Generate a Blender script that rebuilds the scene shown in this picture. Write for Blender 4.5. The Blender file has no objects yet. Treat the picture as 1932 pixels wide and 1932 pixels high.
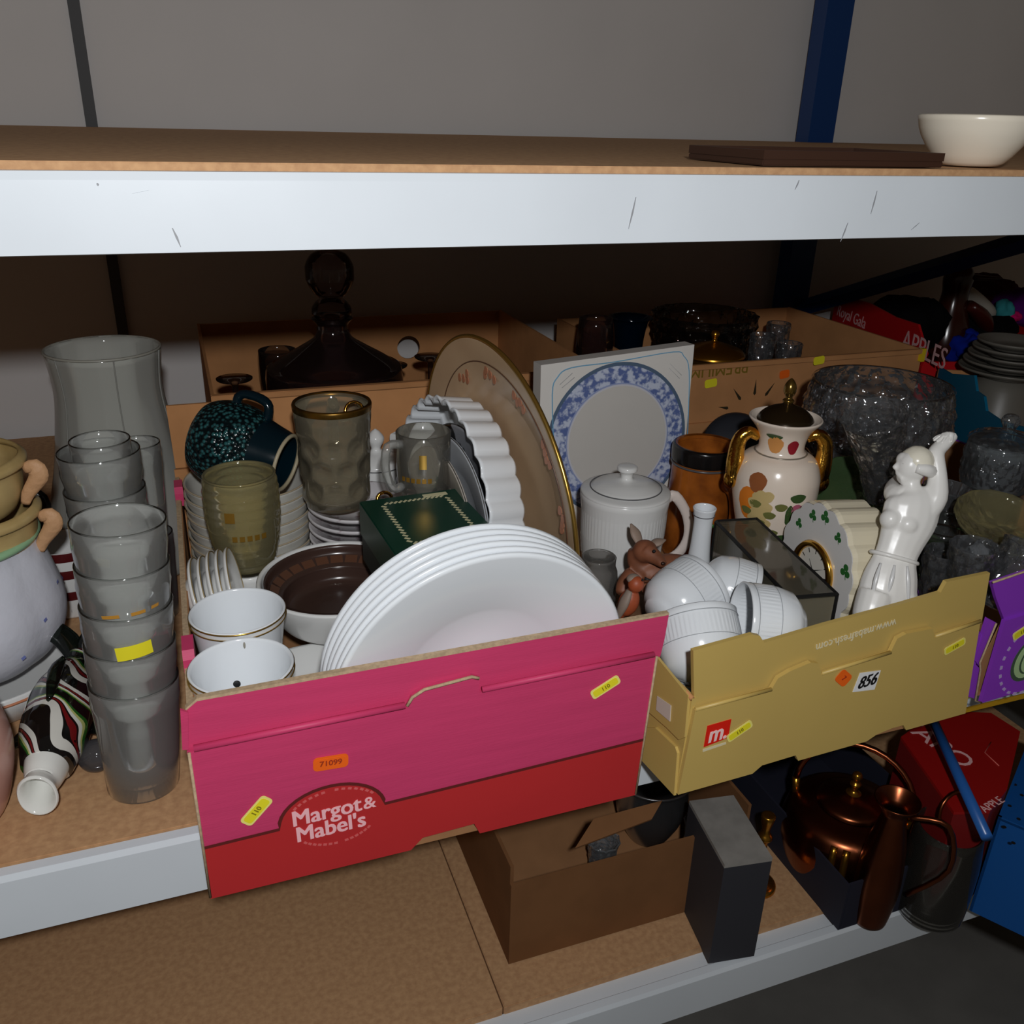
import bpy, bmesh, math, random
from math import sin, cos, pi, radians, sqrt
from mathutils import Vector, Matrix, Quaternion, noise
random.seed(7)
SC = bpy.context.scene
COL = SC.collection

# ---------------------------------------------------------------- camera
YAW, PITCH, ROLL, FPX = radians(20.61), radians(23.74), radians(1.60), 1686.0
CAM = Vector((0.0, -0.75, 0.652))
F_ = Vector((sin(YAW)*cos(PITCH), cos(YAW)*cos(PITCH), -sin(PITCH)))
R0 = Vector((cos(YAW), -sin(YAW), 0)); U0 = R0.cross(F_)
R_ = cos(ROLL)*R0 + sin(ROLL)*U0; U_ = -sin(ROLL)*R0 + cos(ROLL)*U0
cd = bpy.data.cameras.new('camera'); co = bpy.data.objects.new('camera', cd); COL.objects.link(co)
cd.sensor_width = 36.0; cd.sensor_fit = 'HORIZONTAL'; cd.lens = 36.0*FPX/1932.0
cd.shift_y = -2.0/1932.0; cd.clip_start = 0.02; cd.clip_end = 60
co.matrix_world = Matrix(((R_.x, U_.x, -F_.x, CAM.x), (R_.y, U_.y, -F_.y, CAM.y), (R_.z, U_.z, -F_.z, CAM.z), (0, 0, 0, 1)))
SC.camera = co

# ---------------------------------------------------------------- world, flash, exposure
wd = bpy.data.worlds.new('world'); SC.world = wd; wd.use_nodes = True
bg = wd.node_tree.nodes['Background']; bg.inputs[0].default_value = (1.0, 0.86, 0.66, 1); bg.inputs[1].default_value = 0.045
fl = bpy.data.lights.new('camera_flash', 'POINT'); fl.energy = 35.5; fl.shadow_soft_size = 0.02; fl.color = (0.97, 0.985, 1.0)
flo = bpy.data.objects.new('camera_flash', fl); COL.objects.link(flo); flo.location = (0.0, -0.90, 0.818)
vs = SC.view_settings; vs.view_transform = 'Standard'; vs.look = 'None'; vs.gamma = 1.0; vs.exposure = 0.0; vs.use_curve_mapping = False

# ---------------------------------------------------------------- where a picture point lies in the place
def ray(px, py): return F_ + R_*((px-966)/FPX) - U_*((py-964)/FPX)
def at(px, py, t): return CAM + ray(px, py)*t
def az(px, py, z):
    d = ray(px, py); return CAM + d*((z-CAM.z)/d.z)
def ay(px, py, y):
    d = ray(px, py); return CAM + d*((y-CAM.y)/d.y)

# ---------------------------------------------------------------- materials
MATS = {}
def lin(c):
    return tuple(((v/255.0)/12.92 if v/255.0 <= .04045 else ((v/255.0+.055)/1.055)**2.4) for v in c)
def nodes(name):
    m = bpy.data.materials.new(name); m.use_nodes = True
    nt = m.node_tree; return m, nt, nt.nodes, nt.links, nt.nodes['Principled BSDF']
def mat(name, col, rough=.5, metal=0.0, spec=.5, var=.0, vscale=40.0, bump=0.0, bscale=200.0, col2=None, coat=0.0, stretch=None, thr=None):
    if name in MATS: return MATS[name]
    m, nt, N, L, P = nodes(name)
    c = lin(col); P.inputs['Base Color'].default_value = (*c, 1); P.inputs['Roughness'].default_value = rough
    P.inputs['Metallic'].default_value = metal; P.inputs['Specular IOR Level'].default_value = spec
    P.inputs['Coat Weight'].default_value = coat
    tc = N.new('ShaderNodeTexCoord'); mp = N.new('ShaderNodeMapping'); L.new(tc.outputs['Object'], mp.inputs[0])
    if stretch: mp.inputs['Scale'].default_value = stretch
    if var or col2:
        nz = N.new('ShaderNodeTexNoise'); nz.inputs['Scale'].default_value = vscale; nz.inputs['Detail'].default_value = 5
        L.new(mp.outputs[0], nz.inputs['Vector'])
        rp = N.new('ShaderNodeValToRGB'); c2 = lin(col2) if col2 else tuple(max(0, v*(1-var)) for v in c)
        rp.color_ramp.elements[0].color = (*c2, 1); rp.color_ramp.elements[1].color = (*c, 1)
        lo, hi = thr or (.35, .65)
        rp.color_ramp.elements[0].position = lo; rp.color_ramp.elements[1].position = hi
        L.new(nz.outputs['Fac'], rp.inputs[0]); L.new(rp.outputs[0], P.inputs['Base Color'])
    if bump:
        nb = N.new('ShaderNodeTexNoise'); nb.inputs['Scale'].default_value = bscale; nb.inputs['Detail'].default_value = 3
        L.new(mp.outputs[0], nb.inputs['Vector'])
        bp = N.new('ShaderNodeBump'); bp.inputs['Strength'].default_value = bump; bp.inputs['Distance'].default_value = .002
        L.new(nb.outputs['Fac'], bp.inputs['Height']); L.new(bp.outputs[0], P.inputs['Normal'])
    MATS[name] = m; return m
def glass(name, tint=(.86, .87, .86), haze=0.0, hazecol=(150, 150, 148), rough=.06, bump=0.0, bscale=90.0, ior=1.45, gl=1.0):
    """clear thin glass: see-through, brighter reflection towards the edges, a flat diffuse share (haze)"""
    if name in MATS: return MATS[name]
    m, nt, N, L, P = nodes(name); N.remove(P)
    out = N['Material Output']
    tr = N.new('ShaderNodeBsdfTransparent'); tr.inputs[0].default_value = (*tint, 1)
    gs = N.new('ShaderNodeBsdfGlossy'); gs.inputs['Roughness'].default_value = rough; gs.inputs[0].default_value = (gl, gl, gl, 1)
    fr = N.new('ShaderNodeFresnel'); fr.inputs['IOR'].default_value = ior
    mx = N.new('ShaderNodeMixShader'); L.new(fr.outputs[0], mx.inputs[0]); L.new(tr.outputs[0], mx.inputs[1]); L.new(gs.outputs[0], mx.inputs[2])
    if bump:
        tc = N.new('ShaderNodeTexCoord'); vo = N.new('ShaderNodeTexVoronoi'); vo.inputs['Scale'].default_value = bscale
        L.new(tc.outputs['Object'], vo.inputs['Vector'])
        bp = N.new('ShaderNodeBump'); bp.inputs['Strength'].default_value = bump; bp.inputs['Distance'].default_value = .004
        L.new(vo.outputs['Distance'], bp.inputs['Height']); L.new(bp.outputs[0], gs.inputs['Normal']); L.new(bp.outputs[0], fr.inputs['Normal'])
    last = mx
    if haze:
        df = N.new('ShaderNodeBsdfDiffuse'); df.inputs[0].default_value = (*lin(hazecol), 1)
        m2 = N.new('ShaderNodeMixShader'); m2.inputs[0].default_value = haze
        L.new(mx.outputs[0], m2.inputs[1]); L.new(df.outputs[0], m2.inputs[2]); last = m2
    L.new(last.outputs[0], out.inputs[0]); MATS[name] = m; return m

WHITE = mat('white glazed china', (232, 236, 240), .16, spec=.5)
WHITE2 = mat('warm white china', (226, 226, 224), .2)
CREAM = mat('cream china', (236, 226, 208), .22)
GOLD = mat('gold rim', (200, 160, 80), .28, .9)
GOLDB = mat('bright gilding', (226, 170, 70), .14, 1.0, bump=.35, bscale=160)
KRAFT = mat('kraft cardboard', (196, 140, 92), .85, spec=.15, var=.12, vscale=18)
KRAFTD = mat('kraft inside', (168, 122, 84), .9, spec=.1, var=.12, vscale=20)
KEDGE = mat('torn cardboard edge', (196, 170, 138), .9, spec=.1, var=.25, vscale=260)
PINK = mat('pink printed card', (206, 64, 108), .5, spec=.3, var=.07, vscale=9, bump=.1, bscale=60, stretch=(1, 1, 12))
RED = mat('red printed card', (190, 46, 48), .5, spec=.3, var=.05, vscale=9)
DKRED = mat('dark red line print', (98, 28, 26), .6)
GOLDCARD = mat('gold printed card', (206, 176, 100), .42, spec=.5, var=.05, vscale=7)
PURPLE = mat('purple printed card', (150, 64, 204), .45, spec=.4, var=.06, vscale=9)
TEALC = mat('teal printed card', (0, 104, 140), .5)
REDC = mat('scarlet printed card', (196, 16, 24), .5)
STICKY = mat('yellow price label', (238, 226, 40), .55)
STICKE = mat('yellow label edge', (244, 232, 130), .55)
STICKO = mat('orange price label', (246, 104, 20), .55)
INKY = mat('olive label ink', (140, 128, 10), .7)
INKO = mat('rust label ink', (160, 50, 8), .7)
BLACK = mat('black ink', (14, 14, 16), .6)
PAPER = mat('white paper', (236, 236, 236), .7)
STEELW = mat('white painted steel', (222, 228, 234), .38, spec=.45, var=.06, vscale=5, bump=.03, bscale=30)
BLUEP = mat('blue painted steel', (14, 60, 120), .4)
YELP = mat('yellow painted steel', (210, 160, 20), .5)
CHIP = mat('chipboard', (200, 158, 116), .75, spec=.2, col2=(182, 140, 102), vscale=120, bump=.1, bscale=300)
BLACKM = mat('black metal', (20, 20, 21), .4, .3)
CLEAR = glass('clear glass', (.9, .91, .9), .02)
PINT = glass('dusty pint glass', (.93, .94, .93), .15, (224, 224, 220))
SMOKE = glass('smoked grey glass', (.74, .74, .72), .40, (214, 214, 206), rough=.08)
CRYST = glass('cut crystal', (.8, .81, .82), .05, (190, 192, 196), rough=.11, bump=1.0, bscale=80, ior=1.6)
DARKG = glass('dark smoky glass', (.66, .6, .6), .05, (110, 84, 84))
AMBERG = glass('honey glass', (.86, .82, .68), .17, (206, 196, 150), rough=.07)
GREENG = glass('green glass', (.5, .6, .46), .2, (110, 140, 96), bump=.4, bscale=60)
BROWNG = glass('brown bottle glass', (.42, .2, .1), .1, (70, 26, 10))

# ---------------------------------------------------------------- mesh helpers
def new(name, verts, faces, m, parent=None, smooth=True, world=False):
    if world and parent is not None:
        l = parent.location; verts = [(v[0]-l.x, v[1]-l.y, v[2]-l.z) for v in verts]
    me = bpy.data.meshes.new(name); me.from_pydata([tuple(v) for v in verts], [], faces); me.update()
    bm = bmesh.new(); bm.from_mesh(me); bmesh.ops.recalc_face_normals(bm, faces=bm.faces); bm.to_mesh(me); bm.free()
    me.materials.append(m)
    if smooth:
        me.polygons.foreach_set('use_smooth', [True]*len(me.polygons))
    o = bpy.data.objects.new(name, me); COL.objects.link(o)
    if parent is not None: o.parent = parent
    return o
def tag(o, label, cat, group=None):
    o['label'] = label; o['category'] = cat
    if group: o['group'] = group
    return o
def thing(name, label, cat, loc=(0, 0, 0), rot=None, group=None):
    o = bpy.data.objects.new(name, None); o.empty_display_size = .02; COL.objects.link(o); o.location = loc
    if rot is not None:
        o.rotation_mode = 'QUATERNION' if isinstance(rot, Quaternion) else 'XYZ'
        if isinstance(rot, Quaternion): o.rotation_quaternion = rot
        else: o.rotation_euler = rot
    return tag(o, label, cat, group)
def struct(o): o['kind'] = 'structure'; return o
def facing(n, spin=0.0):
    """rotation that carries +Z onto direction n"""
    q = Vector((0, 0, 1)).rotation_difference(Vector(n).normalized())
    return q @ Quaternion((0, 0, 1), spin)
def cr(pts, n=4):
    """Catmull-Rom through profile points"""
    out = []; P = [pts[0]] + list(pts) + [pts[-1]]
    for i in range(1, len(P)-2):
        a, b, c, d = P[i-1], P[i], P[i+1], P[i+2]
        for k in range(n):
            t = k/n
            q = [.5*((2*b[j])+(-a[j]+c[j])*t+(2*a[j]-5*b[j]+4*c[j]-d[j])*t*t+(-a[j]+3*b[j]-3*c[j]+d[j])*t**3) for j in range(len(b))]
            if len(b) < 3: q = [min(max(v, min(b[j], c[j])), max(b[j], c[j])) for j, v in enumerate(q)]
            out.append(tuple(q))
    out.append(tuple(pts[-1])); return out
def lathe_data(prof, segs=40, warp=None, arc=2*pi, a0=0):
    V, F = [], []; closed = abs(arc-2*pi) < 1e-6; cols = segs if closed else segs+1
    for (r, z) in prof:
        for k in range(cols):
            a = a0+arc*k/segs; rr, zz = (warp(r, z, a) if warp else (r, z))
            V.append((rr*cos(a), rr*sin(a), zz))
    for i in range(len(prof)-1):
        for k in range(segs):
            k2 = (k+1) % cols if closed else k+1
            F.append((i*cols+k, i*cols+k2, (i+1)*cols+k2, (i+1)*cols+k))
    return V, F
def lathe(name, prof, m, parent=None, segs=40, warp=None, smooth=True, arc=2*pi, a0=0):
    V, F = lathe_data(prof, segs, warp, arc, a0)
    o = new(name, V, F, m, parent, smooth)
    bm = bmesh.new(); bm.from_mesh(o.data); bmesh.ops.remove_doubles(bm, verts=bm.verts, dist=1e-5)
    bmesh.ops.recalc_face_normals(bm, faces=bm.faces); bm.to_mesh(o.data); bm.free()
    return o
def shell(prof, th):
    """outside profile (bottom to rim) -> closed wall profile with inside, ending on the axis"""
    ins = []
    for i, (r, z) in enumerate(prof):
        a = prof[max(0, i-1)]; b = prof[min(len(prof)-1, i+1)]
        dx, dz = b[0]-a[0], b[1]-a[1]; l = sqrt(dx*dx+dz*dz) or 1
        ins.append((max(0.0, r-th*dz/l), z+th*dx/l))
    ins = [p for p in ins]; top = ins[-1]
    ins[-1] = (prof[-1][0]-th, prof[-1][1])
    mid = ((prof[-1][0]*2-th)/2, prof[-1][1]+th*.45)
    pre = [(0, prof[0][1])] if prof[0][0] > 0 else []
    inner = [p for p in reversed(ins)]
    zlim = inner[-1][1]
    return pre + list(prof) + [mid] + inner + [(0, max(zlim, prof[0][1]+th))]
def tube_data(path, rad, segs=10, flat=1.0, up=None, cap=True):
    P = [Vector(p) for p in path]; n = len(P); V, F = [], []
    prev = None
    for i, p in enumerate(P):
        t = (P[min(n-1, i+1)]-P[max(0, i-1)]).normalized()
        if prev is None:
            ref = Vector(up) if up else (Vector((0, 0, 1)) if abs(t.z) < .9 else Vector((1, 0, 0)))
            s = t.cross(ref).normalized()
        else: s = (prev - t*prev.dot(t)).normalized()
        prev = s; u = s.cross(t)
        r = rad[i] if isinstance(rad, (list, tuple)) else rad
        for k in range(segs):
            a = 2*pi*k/segs; V.append(p + s*(r*cos(a)) + u*(r*flat*sin(a)))
    for i in range(n-1):
        for k in range(segs):
            k2 = (k+1) % segs; F.append((i*segs+k, i*segs+k2, (i+1)*segs+k2, (i+1)*segs+k))
    if cap:
        F.append(tuple(range(segs))[::-1]); F.append(tuple((n-1)*segs+k for k in range(segs)))
    return V, F
def tube(name, path, rad, m, parent=None, segs=10, flat=1.0, up=None, smooth=True, world=False, sub=0):
    if sub: path = cr([tuple(p) for p in path], sub)
    if sub and isinstance(rad, (list, tuple)):
        rad = [x[0] for x in cr([(r,) for r in rad], sub)]
    V, F = tube_data(path, rad, segs, flat, up); return new(name, V, F, m, parent, smooth, world)
def ring(name, R, r, z, m, parent, segs=48, c=(0, 0), squash=1.0):
    V, F = [], []
    for i in range(segs):
        a = 2*pi*i/segs
        for k in range(6):
            b = 2*pi*k/6; V.append((c[0]+(R+r*cos(b))*cos(a), c[1]+(R+r*cos(b))*sin(a), z+r*squash*sin(b)))
    for i in range(segs):
        for k in range(6):
            F.append((i*6+k, ((i+1) % segs)*6+k, ((i+1) % segs)*6+(k+1) % 6, i*6+(k+1) % 6))
    return new(name, V, F, m, parent)
def boxm(name, lo, hi, m, parent=None, bev=0.0, world=False, smooth=False):
    x0, y0, z0 = lo; x1, y1, z1 = hi
    V = [(x0, y0, z0), (x1, y0, z0), (x1, y1, z0), (x0, y1, z0), (x0, y0, z1), (x1, y0, z1), (x1, y1, z1), (x0, y1, z1)]
    F = [(0, 3, 2, 1), (4, 5, 6, 7), (0, 1, 5, 4), (1, 2, 6, 5), (2, 3, 7, 6), (3, 0, 4, 7)]
    o = new(name, V, F, m, parent, smooth, world)
    if bev:
        bm = bmesh.new(); bm.from_mesh(o.data); bmesh.ops.bevel(bm, geom=bm.edges[:], offset=bev, segments=2, affect='EDGES'); bm.to_mesh(o.data); bm.free()
    return o
def prism(name, pts, nrm, th, m, parent=None, world=False, smooth=False):
    """planar outline (3-D points) given thickness th along -nrm"""
    n = Vector(nrm).normalized(); A = [Vector(p) for p in pts]; B = [p-n*th for p in A]; k = len(A)
    F = [tuple(range(k)), tuple(range(2*k-1, k-1, -1))] + [(i, k+i, k+(i+1) % k, (i+1) % k) for i in range(k)]
    return new(name, A+B, F, m, parent, smooth, world)
def text_mesh(name, body, size, m, parent, M, bold=0.0, shear=0.0, ext=.00025, sx=1.0):
    cu = bpy.data.curves.new(name, 'FONT'); cu.body = body; cu.size = size; cu.align_x = 'CENTER'; cu.align_y = 'CENTER'
    cu.shear = shear; cu.extrude = ext; cu.resolution_u = 3
    to = bpy.data.objects.new(name, cu); COL.objects.link(to)
    dg = bpy.context.evaluated_depsgraph_get(); me = bpy.data.meshes.new_from_object(to.evaluated_get(dg))
    bpy.data.objects.remove(to); me.name = name; me.materials.clear(); me.materials.append(m)
    if bold:
        bm = bmesh.new()
        for d in (-bold, 0, bold):
            m2 = me.copy(); m2.transform(Matrix.Translation((d, d*.15, d*.02))); bm.from_mesh(m2); bpy.data.meshes.remove(m2)
        bm.to_mesh(me); bm.free()
    me.transform(M @ Matrix.Diagonal((sx, 1, 1, 1)))
    o = bpy.data.objects.new(name, me); COL.objects.link(o); o.parent = parent; return o
def frame(o, x, n):
    """4x4 with origin o, X along x, Z along n"""
    x = Vector(x).normalized(); n = Vector(n).normalized(); y = n.cross(x).normalized(); x = y.cross(n)
    return Matrix(((x.x, y.x, n.x, o[0]), (x.y, y.y, n.y, o[1]), (x.z, y.z, n.z, o[2]), (0, 0, 0, 1)))
def rrect(w, h, r, n=4, cut=None):
    P = []
    for cx, cy, a0 in ((w/2-r, h/2-r, 0), (-w/2+r, h/2-r, pi/2), (-w/2+r, -h/2+r, pi), (w/2-r, -h/2+r, 3*pi/2)):
        for i in range(n+1): P.append((cx+r*cos(a0+pi/2*i/n), cy+r*sin(a0+pi/2*i/n)))
    return P
def sticker(name, parent, M, w, h, m, edge=None, text=None, ink=None, tsize=None, hexa=False, label=None):
    """thin paper label lying in frame M (world frame minus parent location)"""
    M = Matrix.Translation(-parent.location) @ M if parent.rotation_mode == 'XYZ' and parent.get('wf') else M
    pts = [(-w/2, 0), (-w/2+h*.3, h/2), (w/2-h*.3, h/2), (w/2, 0), (w/2-h*.3, -h/2), (-w/2+h*.3, -h/2)] if hexa else rrect(w, h, h*.28)
    n = (M.to_3x3() @ Vector((0, 0, 1)))
    o = prism(name, [M @ Vector((x, y, .0007)) for x, y in pts], n, .0005, edge or m, parent)
    if label: o['label'] = label
    if edge:
        prism('label_face', [M @ Vector((x*.86, y*.72, .0009)) for x, y in pts], n, .0002, m, o)
    if text:
        text_mesh('printed_price', text, tsize or h*.55, ink, o, M @ Matrix.Translation((0, 0, .0011)), bold=.0002)
    return o
def copy_tree(o, parent=None):
    c = o.copy(); COL.objects.link(c); c.parent = parent
    for ch in list(o.children): copy_tree(ch, c)
    return c
def disp(o, amp, sc, seed=0.0):
    for v in o.data.vertices:
        p = v.co*sc + Vector((seed, seed*1.7, -seed)); v.co += v.normal*(amp*noise.noise(p)+amp*.5*noise.noise(p*2.3))
    o.data.update(); return o
def blob(name, c, rad, m, parent=None, amp=.0, sc=20., seed=0., seg=24, rot=None):
    prof = [(sin(pi*i/14), -cos(pi*i/14)) for i in range(15)]; prof[0] = (0, -1); prof[-1] = (0, 1)
    o = lathe(name, prof, m, parent, seg)
    Mx = Matrix.Translation(c) @ (rot.to_matrix().to_4x4() if rot else Matrix()) @ Matrix.Diagonal((*rad, 1))
    o.data.transform(Mx); o.data.update()
    if amp: disp(o, amp, sc, seed)
    return o
def settle(o, on=None): return o
exec_parts = []
def ell(c, rad, rot=None, seg=20):
    prof = [(sin(pi*i/12), -cos(pi*i/12)) for i in range(13)]; prof[0] = (1e-4, -1); prof[-1] = (1e-4, 1)
    V, F = lathe_data(prof, seg); M = Matrix.Translation(c) @ (rot.to_matrix().to_4x4() if rot else Matrix()) @ Matrix.Diagonal((*rad, 1))
    F = F + [tuple(range(seg))[::-1], tuple(12*seg+k for k in range(seg))]
    return [M @ Vector(v) for v in V], F
def limb(path, rad, flat=1.0, up=None, sub=3, seg=16):
    P = cr([tuple(p) for p in path], sub); r = [x[0] for x in cr([(v,) for v in rad], sub)]; return tube_data(P, r, seg, flat, up)
def organic(name, prims, voxel, it, m, parent):
    """one continuous body: overlapping shapes fused by a voxel remesh and relaxed"""
    V, F = [], []
    for v, f in prims:
        o = len(V); V += [tuple(x) for x in v]; F += [tuple(i+o for i in q) for q in f]
    me = bpy.data.meshes.new(name); me.from_pydata(V, [], F); me.update()
    bm = bmesh.new(); bm.from_mesh(me); bmesh.ops.recalc_face_normals(bm, faces=bm.faces); bm.to_mesh(me); bm.free()
    o = bpy.data.objects.new(name, me); COL.objects.link(o)
    r = o.modifiers.new('r', 'REMESH'); r.mode = 'VOXEL'; r.voxel_size = voxel; r.use_smooth_shade = True
    s = o.modifiers.new('s', 'SMOOTH'); s.iterations = it; s.factor = .5
    dg = bpy.context.evaluated_depsgraph_get(); nm = bpy.data.meshes.new_from_object(o.evaluated_get(dg)); nm.name = name
    bpy.data.objects.remove(o); nm.materials.clear(); nm.materials.append(m); nm.polygons.foreach_set('use_smooth', [True]*len(nm.polygons))
    o = bpy.data.objects.new(name, nm); COL.objects.link(o); o.parent = parent; return o
def spin_down(a):
    """spin that turns a part's +X as far down as it goes"""
    return min((2*pi*i/48 for i in range(48)), key=lambda s: (facing(a, s) @ Vector((1, 0, 0))).z)

# ================================================================ the setting
WALLM = mat('white wall paint', (226, 222, 220), .8, spec=.2, var=.05, vscale=3)
struct(boxm('wall_back', (-4, 1.34, -1.05), (5, 1.42, 2.6), WALLM))
struct(boxm('floor', (-4, -3, -1.10), (5, 1.42, -1.05), mat('grey concrete', (120, 118, 114), .85, var=.2, vscale=6)))
struct(boxm('trim_1', (-.133, 1.328, -1.04), (-.112, 1.34, 2.5), mat('dark wall joint', (70, 70, 72), .6)))

def beam(name, label, x0, x1, y, ztop, h, m, depth=.045):
    """boxed shelf beam with a rolled lip along its top edge"""
    P = [(y, ztop-h), (y, ztop-.006), (y+.003, ztop), (y+.014, ztop), (y+.014, ztop-.012), (y+depth, ztop-.012), (y+depth, ztop-h), (y+depth-.004, ztop-h-.001), (y+.004, ztop-h-.001)]
    n = len(P); V = [(x0, a, b) for a, b in P] + [(x1, a, b) for a, b in P]
    F = [tuple(range(n)), tuple(range(2*n-1, n-1, -1))] + [(i, (i+1) % n, n+(i+1) % n, n+i) for i in range(n)]
    return tag(new(name, V, F, m, None, False), label, 'shelf beam')
ub = beam('shelf_beam', 'white painted steel beam of the shelf above the boxes', -1.6, 2.6, 0.0, .609, .058, STEELW)
SCR = mat('grey scratch', (150, 152, 156), .6)
for (x, y, dx, dy) in ((325, 430, 16, 36), (1200, 372, -14, 60), (1508, 340, -8, 18), (1655, 360, -12, 44), (1600, 420, -14, 36), (1735, 420, -16, 14), (250, 365, 30, -6), (183, 345, 2, 6)):
    a = ay(x, y, -.0004); b = ay(x+dx, y+dy, -.0004); w = Vector((.0011, 0, .0002))
    prism('scratch', [a-w*.3, a+w*.3, (a+b)/2+w, b+w*.2, b-w*.2, (a+b)/2-w*.6], (0, -1, 0), .0004, SCR, ub, True)
lb = beam('shelf_beam', 'white painted steel beam along the front of the chipboard shelf', -1.6, 2.6, -.014, -.002, .072, STEELW)
for i, (x0, x1) in enumerate(((-1.6, -.42), (-.418, .52), (.522, 1.5), (1.62, 2.6))):
    tag(boxm('shelf_board', (x0, .0015, -.018), (x1, 1.3, 0), CHIP, None, .001),
        ('bare chipboard shelf board at the far left, mostly out of view', 'bare chipboard shelf board under the glasses, fish and pink carton', 'chipboard shelf board under the gold and purple cartons', 'chipboard shelf board at the far right beyond the blue rack frame')[i], 'shelf board')
tag(boxm('shelf_board', (-1.6, .016, .597), (2.6, 1.3, .615), CHIP, None, .001), 'chipboard board of the upper shelf behind the white beam', 'shelf board')
boxes_rear = beam('shelf_beam', 'white beam along the back of the lower chipboard shelf', -1.6, 2.6, 1.215, -.019, .06, STEELW, .04)
# end frame of the rack: blue upright with a diagonal brace
fr = thing('rack_frame', 'dark blue steel rack end frame with a diagonal brace at the back', 'rack frame', (1.545, 1.27, -1.05))
def upright(x, y, w, name):
    V = []; prof = [(-w/2, -.02), (w/2, -.02), (w/2, .03), (w/2-.004, .03), (w/2-.004, -.014), (-w/2+.004, -.014), (-w/2+.004, .03), (-w/2, .03)]
    n = len(prof); V = [(x+a, y+b, -1.05) for a, b in prof]+[(x+a, y+b, 2.2) for a, b in prof]
    F = [tuple(range(n)), tuple(range(2*n-1, n-1, -1))]+[(i, (i+1) % n, n+(i+1) % n, n+i) for i in range(n)]
    return new(name, V, F, BLUEP, fr, False, True)
upright(1.545, 1.27, .075, 'upright'); upright(1.56, .05, .075, 'upright')
tube('brace', [(1.565, 1.25, .205), (1.565, .1, .655)], .021, BLUEP, fr, 4, world=True, smooth=False)
tube('brace', [(1.565, 1.25, -.6), (1.565, .1, -.14)], .021, BLUEP, fr, 4, world=True, smooth=False)
# things just visible on the upper shelf
t = thing('cream_dish', 'cream dish standing on the upper shelf at the far right edge', 'dish', (.84, .075, .616))
lathe('bowl', shell(cr([(.02, 0), (.035, .004), (.055, .03), (.062, .05)], 3), .004), CREAM, t, 32)
t = thing('dark_tray', 'dark wooden tray lying on the upper shelf at the right', 'tray', (.66, .10, .616))
boxm('base', (-.12, -.07, 0), (.1, .07, .006), mat('dark walnut', (60, 36, 24), .5), t, .001)
for a, b in (((-.12, -.07, .006), (.1, -.064, .014)), ((-.12, .064, .006), (.1, .07, .014)), ((-.12, -.064, .006), (-.114, .064, .014)), ((.094, -.064, .006), (.1, .064, .014))):
    boxm('edge_strip', a, b, mat('dark walnut', (60, 36, 24), .5), t)

# ================================================================ cartons
TH = .005
def pol(px, plane): return [plane(*p) for p in px]
# ---- pink carton
YP = -.103
pk = thing('pink_carton', 'open pink and red printed fruit carton full of white plates and crockery', 'carton', (.18, .22, .001)); pk['wf'] = 1
fy = lambda x, y: ay(x, y, YP)
zb = .002
A = ay(355, 1425, YP); B = ay(1239, 1243, YP)
xl, xr = -.036, .399
def fz(x): return .165+(.173-.165)*(x-xl)/(xr-xl)
def P3(x, z, y=YP): return Vector((x, y, z))
tabL, tabR = ay(768, 1340, YP).x, ay(905, 1310, YP).x
nL, nR = ay(775, 1600, YP).x, ay(905, 1572, YP).x
front = [P3(xl, zb), P3(nL, zb), P3(nL+.012, zb+.012), P3(nR-.006, zb+.014), P3(nR, zb), P3(xr-.008, zb), P3(xr, fz(xr)),
         P3(tabR, fz(tabR)), P3(tabR-.001, fz(tabR)+.016), P3(tabR-.008, fz(tabR)+.019), P3(tabL+.016, fz(tabL)+.016), P3(tabL+.005, fz(tabL)+.010), P3(tabL, fz(tabL)), P3(xl, fz(xl))]
prism('front_panel', front, (0, -1, 0), TH, PINK, pk, True)
# red lower print with its dark border line, following the arch over the brand name
def zl(x): return .062+(.074-.062)*(x-xl)/(xr-xl)
ax0, ax1 = ay(527, 1566, YP).x, ay(726, 1520, YP).x; acx = (ax0+ax1)/2; aw = (ax1-ax0)/2
ah = ay(640, 1478, YP).z - zl(acx)
arch = [(acx-aw*cos(pi*i/18), zl(acx)+ah*sin(pi*i/18)) for i in range(1, 18)]
line = [(xl, zl(xl)), (ax0, zl(ax0))] + arch + [(ax1, zl(ax1)), (xr-.004, zl(xr))]
prism('red_print', [P3(x, z, YP-.0006) for x, z in line] + [P3(xr-.0085, zb), P3(nR, zb, YP-.0006), P3(nR-.006, zb+.014, YP-.0006), P3(nL+.012, zb+.012, YP-.0006), P3(nL, zb, YP-.0006), P3(xl, zb, YP-.0006)], (0, -1, 0), .0006, RED, pk, True)['label'] = 'red lower print band with arch'
V, F = [], []
for i, (x, z) in enumerate(line):
    a = line[max(0, i-1)]; b = line[min(len(line)-1, i+1)]; d = Vector((b[0]-a[0], 0, b[1]-a[1])).normalized(); n = Vector((-d.z, 0, d.x))
    p = P3(x, z, YP-.001); V += [p-n*.0017, p+n*.0017]
for i in range(len(line)-1): F.append((2*i, 2*i+1, 2*i+3, 2*i+2))
new('print_border', V, F, DKRED, pk, False, True)
ll = pk.location
fs = Vector((1, 0, .022)).normalized()
cx_, cz_ = ay(632, 1543, YP).x, ay(632, 1543, YP).z
CREAMINK = mat('pale pink ink', (250, 190, 196), .6)
for body, dx, dz, s in (('Margot', -.007, .0095, .0245), ("Mabel's", -.004, -.0095, .0245)):
    text_mesh('brand_lettering', body, s, CREAMINK, pk, frame(P3(cx_+dx, cz_+dz, YP-.001)-ll, fs, (0, -1, 0)), bold=.0007, sx=.88)
text_mesh('brand_lettering', '&', .019, CREAMINK, pk, frame(P3(cx_+.032, cz_+.009, YP-.001)-ll, fs, (0, -1, 0)), bold=.0003)
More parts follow.
